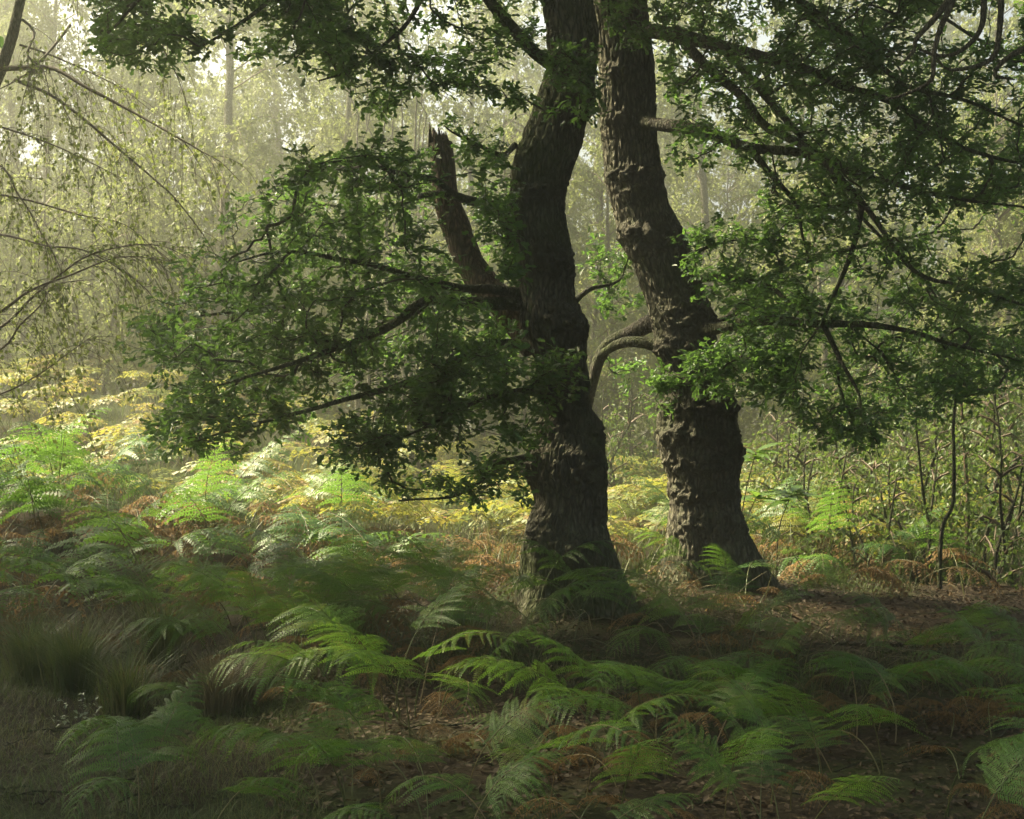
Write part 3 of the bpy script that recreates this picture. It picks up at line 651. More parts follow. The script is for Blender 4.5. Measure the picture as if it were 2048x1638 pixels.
# upper crowns, above the frame, that shade the floor
for tree, c, r_, n, sd in ((oakL, (-.6, 9.6, 7.6), (4.6, 5.2, 2.9), 420, 2), (oakR, (2.9, 11.6, 7.9), (4.8, 5.5, 3.0), 460, 8)):
    info = infoL if tree is oakL else infoR
    att = crown_points(c, r_, n, sd)
    limbs = []
    for k in range(9):
        z0 = 5.4 + k * .42; x0 = np.interp(z0, info[0], info[1]); y0 = DL if tree is oakL else DR
        an = k * 2.4 + sd; out = np.array([c[0] + cos(an) * r_[0] * .75, c[1] + sin(an) * r_[1] * .75, min(z0 + 1.0 + .5 * random.random(), 10.2)])
        out[2] = max(out[2], CAMZ + .33 * out[1] + .4)
        mid = (np.array([x0, y0, z0]) + out) / 2 + np.array([0, 0, .45])
        limbs.append(smooth_path([np.array([x0, y0, z0]), mid, out], .15, .12, k + sd))
    g_ = grow(limbs, att, .14, .004, .02)
    for k, p in enumerate(limbs):
        t = np.linspace(0, 1, len(p)); V, F, cc = loft(p, .07 * (1 - t) + .012, 8, .2, k)
        lo = add('limb', make_mesh('limb', V, [F, cc], M['limb_bark']), tree, loc=-BASE[tree.name])
        e_ = np.arange(g_['nl'], len(g_['pos'])); e_ = e_[g_['lid'][e_] == k]
        if len(e_):
            pa = g_['par'][e_]; V, F = tubes(g_['pos'][pa], g_['pos'][e_], g_['rad'][e_] * 1.1, g_['rad'][e_], 3)
            add('twigs', make_mesh('twigs', V, [F], M['twig']), lo, kind='stuff')
        tp = g_['tips'][g_['lid'][g_['tips']] == k]
        if len(tp):
            q = np.repeat(g_['pos'][tp], 44, 0); q = q + rng.normal(size=q.shape) * np.array([.24, .24, .15]); q = q[sun_gap(q)]
            V, F = leaves(q, rdir(len(q), -.1), rdir(len(q), 1.6, .7), rng.uniform(.13, .21, len(q)), SML_V, SML_F)
            add('leaves', make_mesh('leaves', V, [F], M['oak_leaf'], False), lo, kind='stuff')

# unseen oaks added round the viewpoint as shade; crown gaps are cut for sun
def shade_oak(H, R, n, seed):
    p = smooth_path([(0, 0, -.3), (.1, .05, H * .35), (-.1, .1, H * .7), (.05, 0, H)], .15, .1, seed); t = np.linspace(0, 1, len(p))
    V, F, c = loft(p, .30 * (1 - t) ** .8 + .03, 20, .3, seed); tr = make_mesh('trunk', V, [F, c], M['limb_bark'])
    lm = []
    for k in range(10):
        an = k * 2.4; z0 = H * (.42 + .04 * k); e_ = np.array([cos(an) * R * .8, sin(an) * R * .8, z0 + H * .12]); pp = smooth_path([(0, 0, z0), (e_[0] * .5, e_[1] * .5, z0 + H * .1), e_], .2, .15, k); t = np.linspace(0, 1, len(pp)); V, F, c = loft(pp, .09 * (1 - t) + .01, 7, .2, k); lm.append(make_mesh('limb', V, [F, c], M['limb_bark']))
    return tr, lm
WO = shade_oak(10.5, 4.6, 1250, 5)
for k, (x, y, lab) in enumerate([(-8.0, 9.5, 'wide unseen oak added as shade beside the birch'), (-7.0, 3.2, 'wide unseen oak added as shade on the grass side of the viewpoint'), (7.0, 4.6, 'wide unseen oak added as shade on the path side of the viewpoint'), (5.6, -5.6, 'unseen oak added as shade behind the viewpoint on the path side'), (10.5, 11.5, 'wide unseen oak added as shade past the far end of the path')]):
    b0 = np.array([x, y, tz(x, y)]); H, R, n = 10.5, 4.6, 1250
    r_ = add('oak_tree', None, loc=b0, label=lab, cat='tree', group='unseen shading oaks round the viewpoint')
    add('trunk', WO[0], r_, rot=(0, 0, k * 1.3))
    for lmesh in WO[1]: add('limb', lmesh, r_, rot=(0, 0, k * 1.3))
    q = norm(rng.normal(size=(n, 3))) * rng.random((n, 1)) ** .4 * np.array([R, R, H * .36]) + np.array([0, 0, H * .68])
    q = q[fbm((q + b0) * .62 + 5, 2) > (.27 if k < 2 else .34)]
    q = np.repeat(q, 30, 0); q = q + rng.normal(size=q.shape) * .26
    q = q[sun_gap(q + b0)]
    V, F = leaves(q, rdir(len(q), -.1), rdir(len(q), 1.4, .7), rng.uniform(.15, .24, len(q)), SML_V, SML_F)
    add('leaves', make_mesh('leaves', V, [F], M['oak_leaf'], False), r_, kind='stuff')

# ------------------------------------------------------------------ birch at the left edge
def droop_twigs(paths, per_m, lmin, lmax, leaf_n, leaf_s, hang=.75, start=.1):
    P0, P1, R0, LP, LD, LN, LS = [], [], [], [], [], [], []
    for p in paths:
        L = np.sum(np.linalg.norm(np.diff(p, axis=0), axis=1)); n = max(1, int(L * per_m)); T = norm(np.gradient(p, axis=0))
        for k in range(n):
            f = rng.uniform(start, 1); i_ = int(f * (len(p) - 1)); b_ = p[i_]; d0 = norm(T[i_] * .7 + rng.normal(size=3) * .45)
            ln = rng.uniform(lmin, lmax); m_ = max(4, int(ln / .07)); cur = b_.copy(); dd = d0.copy(); st = ln / m_
            for s_ in range(m_):
                dd = norm(dd * (1 - .16) + np.array([0, 0, -1]) * .16 * hang * 1.6 + rng.normal(size=3) * .07)
                nxt = cur + dd * st
                P0.append(cur); P1.append(nxt); R0.append(.0026 * (1 - .7 * s_ / m_) + .0005)
                for q in range(rng.integers(0, leaf_n + 1)):
                    LP.append(cur + (nxt - cur) * rng.random() + rng.normal(size=3) * .022); LD.append(rng.normal(size=3) * .6 + dd * .4 + np.array([0, 0, -.5])); LN.append(rng.normal(size=3) + np.array([0, -.2, .5])); LS.append(rng.uniform(*leaf_s))
                cur = nxt
    return np.array(P0), np.array(P1), np.array(R0), np.array(LP), np.array(LD), np.array(LN), np.array(LS)

bb = np.array([px(-260, 1000, 12.4)[0], 12.4, 0]); bb[2] = tz(bb[0], bb[1])
birch = add('birch_tree', None, loc=bb, label='pale leaning birch with long drooping branches at the edge of the clearing', cat='tree')
tp = smooth_path([bb - [0, 0, .2], px(-190, 700, 12.4), px(-90, 350, 12.3), px(2, 140, 12.2), px(42, 0, 12.2), px(75, -160, 12.2), px(90, -420, 12.2)], .1, .05, 2)
t = np.linspace(0, 1, len(tp)); V, F, c = loft(tp, .085 * (1 - t) + .02, 14, .12, 1)
add('trunk', make_mesh('trunk', V, [F, c], M['birch_bark']), birch, loc=-bb)
birch_br = [[(-10, 138, 12.2), (60, 135, 12.0), (110, 138, 11.8), (180, 178, 11.6), (240, 210, 11.5), (330, 262, 11.3), (400, 300, 11.2), (440, 322, 11.1), (490, 370, 11.0)],
            [(30, 160, 12.2), (100, 190, 12.1), (170, 240, 12.0), (230, 292, 11.9), (300, 350, 11.8), (350, 395, 11.7), (400, 460, 11.6), (450, 540, 11.5)],
            [(40, 90, 12.2), (100, 110, 12.5), (180, 145, 12.6), (250, 180, 12.8), (310, 225, 12.9)],
            [(-40, 240, 12.3), (40, 265, 12.0), (110, 290, 11.8), (180, 325, 11.6), (240, 355, 11.5)],
            [(-90, 300, 12.3), (0, 330, 11.8), (35, 385, 11.6), (65, 430, 11.5), (110, 520, 11.4)],
            [(45, 40, 12.2), (70, 65, 12.1), (55, 110, 11.9), (85, 140, 11.8), (100, 190, 11.7)],
            [(140, 50, 12.4), (100, 100, 12.2), (50, 150, 11.9), (0, 180, 11.7), (-40, 200, 11.6)],
            [(-120, 700, 12.0), (0, 625, 11.4), (60, 582, 11.2), (150, 545, 11.0), (240, 515, 10.9), (340, 520, 10.8)],
            [(-120, 720, 12.0), (0, 655, 11.6), (60, 600, 11.4), (110, 555, 11.2), (180, 510, 11.0), (300, 490, 10.9), (380, 520, 10.8)],
            [(-150, 840, 12.0), (0, 790, 11.0), (70, 755, 10.8), (140, 705, 10.6), (190, 670, 10.5)],
            [(-130, 760, 12.0), (0, 700, 11.6), (40, 650, 11.4), (80, 610, 11.3), (110, 570, 11.2), (190, 560, 11.0)],
            [(-100, 480, 12.2), (0, 470, 11.9), (90, 490, 11.6), (170, 500, 11.4), (270, 560, 11.3), (330, 620, 11.2)],
            [(60, -60, 12.2), (140, -60, 12.0), (220, -10, 11.8), (300, 60, 11.6), (350, 140, 11.5), (380, 230, 11.4)],
            [(-60, 380, 12.3), (60, 400, 12.4), (160, 430, 12.5), (250, 450, 12.6), (330, 520, 12.7)],
            ]
paths = [px_path(b_, 90 + k, .05) for k, b_ in enumerate(birch_br)]
for k, p in enumerate(paths):
    t = np.linspace(0, 1, len(p)); r0 = (.022, .014, .008, .009, .012, .01, .012, .016, .014, .012, .013, .011, .013, .01)[k]
    V, F, c = loft(p, r0 * (1 - t) + .0025, 7, .15, k)
    br = add('limb', make_mesh('limb', V, [F, c], M['birch_twig']), birch, loc=-bb)
    P0, P1, R0, LP, LD, LN, LS = droop_twigs([p], 13, .35, 1.2, 2, (.034, .052))
    bag = Bag(); bag.put(*tubes(P0, P1, R0, R0 * .85, 3)); add('twigs', bag.mesh('twigs', M['birch_twig']), br, kind='stuff')
    V, F = leaves(LP, LD, LN, LS, SML_V, SML_F)
    add('leaves', make_mesh('leaves', V, [F], M['birch_leaf'], False), br, kind='stuff')

# ------------------------------------------------------------------ background wood
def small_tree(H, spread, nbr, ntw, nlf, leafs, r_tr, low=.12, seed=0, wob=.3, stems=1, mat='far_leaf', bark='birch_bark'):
    tb = Bag(); cb = Bag(); lb = Bag()
    for s_ in range(stems):
        top = np.array([random.uniform(-.5, .5) * wob * 2 + (s_ - (stems - 1) / 2) * spread * .35, random.uniform(-.5, .5) * wob * 2, H * random.uniform(.85, 1)])
        st0 = np.array([(s_ - (stems - 1) / 2) * .12, random.uniform(-.1, .1), -.2])
        p = smooth_path([st0, st0 + (top - st0) * .35 + rng.normal(size=3) * wob * .4, st0 + (top - st0) * .7 + rng.normal(size=3) * wob * .4, top], .3, .1, seed + s_)
        t = np.linspace(0, 1, len(p)); V, F, c = loft(p, r_tr * (1 - t) ** .9 + .008, 7, .1, seed); tb.put_multi(V, [F, c])
        paths = []
        for k in range(nbr // stems):
            f = rng.uniform(low, .98); i_ = int(f * (len(p) - 1)); b_ = p[i_]; an = rng.uniform(0, 2 * pi); ln = spread * (1.15 - .75 * f) * rng.uniform(.6, 1.1)
            out = np.array([cos(an), sin(an), 0]) * ln
            q = smooth_path([b_, b_ + out * .5 + [0, 0, ln * .30], b_ + out + [0, 0, ln * rng.uniform(-.25, .25)]], .2, .08, seed + k)
            paths.append(q); t = np.linspace(0, 1, len(q) - 1); rr = .013 * (1 - t) + .003
            cb.put(*tubes(q[:-1], q[1:], rr, rr * .9, 3))
        P0, P1, R0, LP, LD, LN, LS = droop_twigs(paths, ntw, .3, .9, nlf, leafs, .6)
        sel = rng.random(len(P0)) < .5
        cb.put(*tubes(P0[sel], P1[sel], R0[sel] * 1.1, R0[sel], 3))
        lb.put(*leaves(LP, LD, LN, LS, SML_V, SML_F))
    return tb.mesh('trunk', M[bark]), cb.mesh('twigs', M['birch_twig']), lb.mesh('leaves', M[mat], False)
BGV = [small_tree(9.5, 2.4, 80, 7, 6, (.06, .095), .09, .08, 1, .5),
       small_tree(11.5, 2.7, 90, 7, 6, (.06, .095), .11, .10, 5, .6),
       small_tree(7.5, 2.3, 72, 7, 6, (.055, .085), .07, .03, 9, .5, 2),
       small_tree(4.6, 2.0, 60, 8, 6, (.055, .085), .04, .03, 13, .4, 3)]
print('BG leaves', [len(v_[2].polygons) for v_ in BGV])
def put_tree(name, var, x, y, s, rz, label, cat, group):
    r_ = add(name, None, loc=(x, y, tz(x, y)), rot=(0, 0, rz), scale=s, label=label, cat=cat, group=group)
    tr = add('trunk', var[0], r_)
    add('twigs', var[1], r_, kind='stuff')
    add('leaves', var[2], r_, kind='stuff'); return r_
random.seed(21)
spots = []
for row, (y0, nrow, dx) in enumerate(((25.5, 9, 2.6), (31, 13, 2.3), (39, 16, 2.4), (50, 18, 2.8))):
    for k in range(nrow):
        spots.append(((k - (nrow - 1) / 2) * dx + random.uniform(-.9, .9), y0 + random.uniform(-2.0, 2.0), row))
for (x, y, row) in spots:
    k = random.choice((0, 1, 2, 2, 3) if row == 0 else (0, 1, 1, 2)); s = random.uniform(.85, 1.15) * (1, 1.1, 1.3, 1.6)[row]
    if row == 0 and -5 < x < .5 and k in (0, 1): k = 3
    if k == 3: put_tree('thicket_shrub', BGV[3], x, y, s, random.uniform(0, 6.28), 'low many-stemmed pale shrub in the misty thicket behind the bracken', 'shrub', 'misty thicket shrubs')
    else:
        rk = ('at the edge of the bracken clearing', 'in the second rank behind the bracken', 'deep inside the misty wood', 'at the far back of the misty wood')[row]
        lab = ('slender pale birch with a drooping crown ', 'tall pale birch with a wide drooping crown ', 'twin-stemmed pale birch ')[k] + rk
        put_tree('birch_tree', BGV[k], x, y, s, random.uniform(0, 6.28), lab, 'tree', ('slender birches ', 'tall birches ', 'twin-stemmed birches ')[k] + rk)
# bare pale stems seen in the gap left of the oaks
for k, (u, v0, v1, d, ln) in enumerate([(735, 300, 90, 21, -20), (752, 320, 60, 21.5, -30), (775, 310, 120, 20.5, 15), (790, 300, 100, 21, 10), (806, 300, 80, 22, -12), (820, 310, 130, 20.5, 10), (838, 300, 150, 21, 8), (850, 310, 170, 21.2, 4), (715, 330, 150, 22, -18)]):
    gx_ = (u - W2) / FPX * d; base_ = np.array([gx_, d, tz(gx_, d)])
    tpv = px(u + ln, v1 - 60, d); p = smooth_path([base_ - [0, 0, .2], px(u, v0 + 120, d), px(u + ln * .3, v0 - 60, d), tpv], .12, .45, 30 + k)
    t = np.linspace(0, 1, len(p)); V, F, c = loft(p, (.020 + .012 * (k % 3)) * (1 - t) + .006, 7, .1, k)
    st = add('birch_pole', None, loc=base_, label='thin bare pale birch stem in the stand left of the snag', cat='tree', group='bare pale birch stems')
    add('trunk', make_mesh('trunk', V, [F, c], M['birch_bark']), st, loc=-base_)
    bag = Bag()
    for q in range(16):
        i_ = int(rng.uniform(.35, .95) * len(p)); an = rng.uniform(0, 6.28); ln_ = rng.uniform(.4, 1.0)
        e1 = p[i_] + np.array([cos(an) * ln_ * .6, sin(an) * ln_ * .6, ln_]); bag.put(*tubes([p[i_]], [e1], [.010], [.002], 4))
    add('twigs', bag.mesh('twigs', M['birch_bark']), st, kind='stuff')

# ------------------------------------------------------------------ understorey shrubs and saplings on the right
SHV = [small_tree(1.9, .85, 28, 8, 3, (.045, .075), .016, .12, 31, .25, 2, 'shrub_leaf', 'limb_bark'),
       small_tree(2.6, 1.0, 30, 8, 3, (.045, .075), .020, .25, 37, .3, 1, 'shrub_leaf', 'limb_bark'),
       small_tree(1.3, .7, 24, 9, 3, (.04, .065), .012, .05, 41, .2, 3, 'shrub_leaf', 'limb_bark')]
for (u, d, k, s, lab) in [(1640, 14.0, 2, 1.0, 'small leafy bush between the right oak and the thin saplings'), (1720, 15.0, 0, .9, 'broad leafy bush behind the two thin saplings'), (1960, 13.6, 0, 1.1, 'tall leafy bush at the end of the path'), (1790, 17.0, 1, 1.0, 'upright leafy sapling deep behind the path'),
                        (2060, 15.5, 1, 1.0, 'loose leafy sapling beyond the path end'), (1560, 19, 0, 1.0, 'leafy bush behind the chestnut sprigs'), (1990, 18, 1, 1.15, 'tall slim sapling far behind the path'), (1240, 20, 0, 1.05, 'pale bush seen in the gap between the two oaks'), (1280, 22, 2, 1.3, 'low pale bush behind the gap between the oaks'), (1680, 21, 1, 1.1, 'sapling at the foot of the thicket behind the bracken'), (1820, 13.4, 2, 1.0, 'low leafy bush between the two thin saplings'), (1740, 13.0, 2, .85, 'low leafy bush left of the straight sapling'), (1900, 14.6, 0, 1.0, 'leafy bush right behind the kinked sapling'), (2010, 12.6, 2, 1.05, 'leafy bush at the far edge of the path'), (1610, 16.0, 0, .95, 'leafy bush well behind the chestnut sprigs')]:
    x = (u - W2) / FPX * d
    put_tree('leafy_shrub', SHV[k], x, d, s, random.uniform(0, 6.28), lab, 'shrub', 'understorey shrubs')
for k, pts in enumerate([[(1880, 1110, 12.2), (1886, 1050, 12.2), (1905, 1010, 12.2), (1908, 930, 12.2), (1906, 850, 12.2), (1912, 760, 12.2), (1900, 680, 12.2)], [(1858, 1050, 12.9), (1846, 985, 12.9), (1838, 900, 12.9), (1832, 830, 12.9), (1840, 760, 12.9)], [(1935, 1000, 13.8), (1930, 900, 13.8), (1922, 800, 13.8), (1915, 720, 13.8)]]):
    p = px_path(pts, 60 + k, .04, .05); b0 = np.array([p[0][0], p[0][1], tz(p[0][0], p[0][1])]); p = np.concatenate([[b0 - [0, 0, .1]], p])
    st = add('sapling', None, loc=b0, label=('dark sapling with a kinked stem beside the path', 'straight thin dark sapling left of the kinked one', 'pale brown slim sapling behind the kinked one')[k], cat='sapling')
    t = np.linspace(0, 1, len(p)); V, F, c = loft(p, (.021, .016, .022)[k] * (1 - .6 * t), 8, .25, k)
    add('stem', make_mesh('stem', V, [F, c], M['limb_bark'] if k < 2 else M['dead_bark']), st, loc=-b0)
    P0, P1, R0, LP, LD, LN, LS = droop_twigs([p], 9, .25, .8, 2, (.05, .08), .25, .45)
    bag = Bag(); bag.put(*tubes(P0, P1, R0, R0 * .8, 3)); add('twigs', bag.mesh('twigs', M['twig']), st, loc=-b0, kind='stuff')
    V, F = leaves(LP, LD, LN, LS); add('leaves', make_mesh('leaves', V, [F], M['shrub_leaf'], False), st, loc=-b0, kind='stuff')
# sweet chestnut sprigs with long toothed leaves
nn = 7; xx = np.linspace(0, 1, nn); ww = .16 * np.sin(np.clip(xx * 1.02, 0, 1) ** .8 * pi) ; ww[0] = .01
zz_ = -.22 * xx ** 2
CV = np.concatenate([np.stack([xx, xx * 0, zz_], -1), np.stack([xx, ww, zz_ + .04], -1), np.stack([xx, -ww, zz_ + .04], -1)])
CF = np.concatenate([[[k, k + 1, nn + k + 1, nn + k] for k in range(nn - 1)], [[k, 2 * nn + k, 2 * nn + k + 1, k + 1] for k in range(nn - 1)]])
CH_LEAF = make_mesh('leaf', CV, [CF], M['chestnut_leaf'], True)
from mathutils import Matrix
for k, (u, v, d, n, lab) in enumerate([(1512, 905, 13.2, 12, 'bright green chestnut sprig with long leaves beside the right trunk'), (1585, 985, 13.0, 13, 'low bright green chestnut sprig spreading right of the oak base'), (1515, 990, 13.4, 8, 'small chestnut sprig close against the right oak')]):
    tip = px(u, v, d); b0 = np.array([tip[0] - .12, d + .15, 0]); b0[2] = tz(b0[0], b0[1])
    st = add('chestnut_seedling', None, loc=b0, label=lab, cat='seedling', group='chestnut sprigs')
    p = smooth_path([b0, b0 + (tip - b0) * .5 + [-.05, 0, .05], tip], .05, .02, k); V, F, c = loft(p, np.linspace(.009, .004, len(p)), 6)
    add('stem', make_mesh('stem', V, [F, c], M['twig']), st, loc=-b0)
    for q in range(n):
        an = q * 2.399 + k; el = .25 - .5 * (q / n) + random.uniform(-.15, .15)
        D_ = norm(np.array([cos(an) * cos(el), sin(an) * cos(el), sin(el) + .15])); N_ = np.array([0, -.25, 1.]); N_ = norm(N_ - D_ * np.dot(N_, D_)); Y_ = np.cross(N_, D_)
        o_ = p[-1] + (p[-2] - p[-1]) * (q % 5) * .4 - b0
        mt = Matrix(((D_[0], Y_[0], N_[0], o_[0]), (D_[1], Y_[1], N_[1], o_[1]), (D_[2], Y_[2], N_[2], o_[2]), (0, 0, 0, 1)))
        o2 = add('leaf', CH_LEAF, st); o2.matrix_local = mt @ Matrix.Scale(random.uniform(.22, .32), 4)

# ------------------------------------------------------------------ bracken
def frond(L, blade0, npair, Lp, Mp, pitch0, pitch1, droop, seed, curl=0., jitter=.08, pw=1.25, wid=.15, wp=.36):
    r_ = np.random.default_rng(seed)
    n = 46; s = np.linspace(0, 1, n); pit = np.radians(pitch0 + (pitch1 - pitch0) * s ** pw)
    yaw = np.cumsum(r_.normal(size=n)) * .02
    T = np.stack([np.cos(pit) * np.cos(yaw), np.cos(pit) * np.sin(yaw), np.sin(pit)], -1)
    P = np.concatenate([[[0, 0, 0]], np.cumsum((T[1:] + T[:-1]) / 2 * L / (n - 1), 0)])
    stalk = loft(P[::2], np.linspace(.0055, .0010, len(P[::2])), 5)
    pin = []
    for k in range(npair):
        t = (k + .3) / npair; sk = blade0 + (1 - blade0) * t ** .92; ix = sk * (n - 1); i0 = int(ix); f = ix - i0; i1 = min(i0 + 1, n - 1)
        p0 = P[i0] * (1 - f) + P[i1] * f; tg = norm(T[i0] * (1 - f) + T[i1] * f)
        side0 = norm(np.cross([0, 0, 1.], tg)) if abs(tg[2]) < .95 else np.array([0, 1., 0]); nrm = np.cross(tg, side0)
        Lk = Lp * ((1 - t) ** .9 * min(1, .72 + t * 2.2) + .05)
        for sd in (-1, 1):
            ph = np.radians(74 - 26 * t + r_.normal() * 6); lift = r_.normal() * .10 + .05
            Lq = Lk * (1 + r_.normal() * jitter)
            d = norm(np.cos(ph) * tg + np.sin(ph) * sd * side0 + nrm * lift)
            m_ = max(4, int(round(Mp * (.35 + .65 * Lk / Lp))))
            u = (np.arange(m_) + .5) / m_
            fwd = norm(tg - d * np.dot(tg, d))
            cen = p0 + Lq * (u[:, None] * d + (u ** 2)[:, None] * fwd * .10) + np.array([0, 0, -1.]) * (droop * Lq * u ** 2)[:, None]
            td = norm(np.gradient(np.concatenate([[p0], cen]), axis=0))[1:] if m_ > 1 else d[None]
            up = norm(nrm + r_.normal(size=3) * .12)
            per = norm(np.cross(np.broadcast_to(up, td.shape), td))
            upv = np.cross(td, per)
            sp = Lq / m_
            ln = np.maximum(Lq * wid * (1 - u) ** .6 * np.minimum(1, .8 + u * 2), sp * .6)
            V = []; F = []; c0 = 0
            for s2 in (-1, 1):
                dl = norm(td * .42 + per * s2 + upv * r_.normal(size=(m_, 1)) * (.10 + curl))
                w_ = sp * wp
                q = np.stack([cen, cen + dl * ln[:, None] * .42 + td * w_ - upv * (ln * .04)[:, None], cen + dl * ln[:, None] + td * sp * .1 - upv * (ln * (.10 + curl * 1.5))[:, None], cen + dl * ln[:, None] * .36 - td * w_ - upv * (ln * .04)[:, None]], 1)
                V.append(q.reshape(-1, 3)); fi = np.arange(m_)[:, None] * 4 + c0
                F.append(np.concatenate([fi + [0, 1, 2], fi + [0, 2, 3]], 0) if s2 < 0 else np.concatenate([fi + [0, 2, 1], fi + [0, 3, 2]], 0)); c0 += m_ * 4
            ax = np.concatenate([[p0], cen, [cen[-1] + td[-1] * sp * .8]]); axp = np.concatenate([per[:1], per, per[-1:]]); hw = np.linspace(.0018, .0006, len(ax))[:, None]
            V.append(np.concatenate([ax - axp * hw, ax + axp * hw])); na = len(ax); ii = np.arange(na - 1)[:, None] + c0
            Fq = np.concatenate([ii, ii + 1, ii + 1 + na], 1); Fq2 = np.concatenate([ii, ii + 1 + na, ii + na], 1)
            F += [Fq, Fq2]
            pin.append((np.concatenate(V), np.concatenate(F)))
    return stalk, pin
def fern_variant(mat, **kw):
    st, pin = frond(**kw)
    sm = make_mesh('stalk', st[0], [st[1], st[2]], M['fern_stalk'])
    pm = [make_mesh('pinna', v_, [f_], M[mat], False) for v_, f_ in pin]
    bag = Bag()
    for v_, f_ in pin: bag.put(v_, f_)
    return dict(stalk=sm, pinna=pm, blade=bag.mesh('blade', M[mat], False), raw=(np.concatenate(bag.V), np.concatenate(bag.F[3])))
def variants(mat, n, seed, hi, dead=False):
    out = []
    for k in range(n):
        r_ = random.Random(seed + k)
        if dead: kw = dict(L=r_.uniform(.9, 1.25), blade0=.38, npair=12 if hi else 9, wid=.15 if hi else .2, wp=.36 if hi else .46, Lp=r_.uniform(.26, .36), Mp=17 if hi else 9, pitch0=r_.uniform(60, 80), pitch1=r_.uniform(-95, -55), droop=r_.uniform(.35, .7), seed=seed + k, curl=.28, jitter=.2, pw=1.0)
        else: kw = dict(L=r_.uniform(1.15, 1.5), blade0=r_.uniform(.36, .44), npair=14 if hi else 11, wid=.145 if hi else .19, wp=.36 if hi else .46, Lp=r_.uniform(.34, .44), Mp=24 if hi else 12, pitch0=r_.uniform(70, 88), pitch1=(-55, -15, 12, -35, -5, -70)[k % 6], droop=r_.uniform(.25, .6), seed=seed + k)
        out.append(fern_variant(mat, **kw))
    return out
FG = variants('fern', 10, 100, True); FM = variants('fern', 5, 200, False); FY = variants('fern_gold', 5, 300, False); FD = variants('fern_dead', 7, 400, True, True); FDM = variants('fern_dead', 4, 500, False, True)
nplants = {'n': 0}
def plant(var, x, y, s, rz, label, group, split=False, name='bracken_fern', tilt=0.):
    r_ = add(name, None, loc=(x, y, tz(x, y) - .01), rot=(random.gauss(0, .16), tilt + random.gauss(0, .14), rz), scale=s, label=label, cat='fern', group=group)
    add('stalk', var['stalk'], r_)
    if split:
        for pm in var['pinna']: add('pinna', pm, r_)
    else: add('blade', var['blade'], r_)
    nplants['n'] += 1
    return r_
random.seed(33)
def clear_of(x, y):
    bl, br_ = BASE[oakL.name], BASE[oakR.name]
    return math.hypot(x - bl[0], y - bl[1]) > .5 and math.hypot(x - br_[0], y - br_[1]) > .55
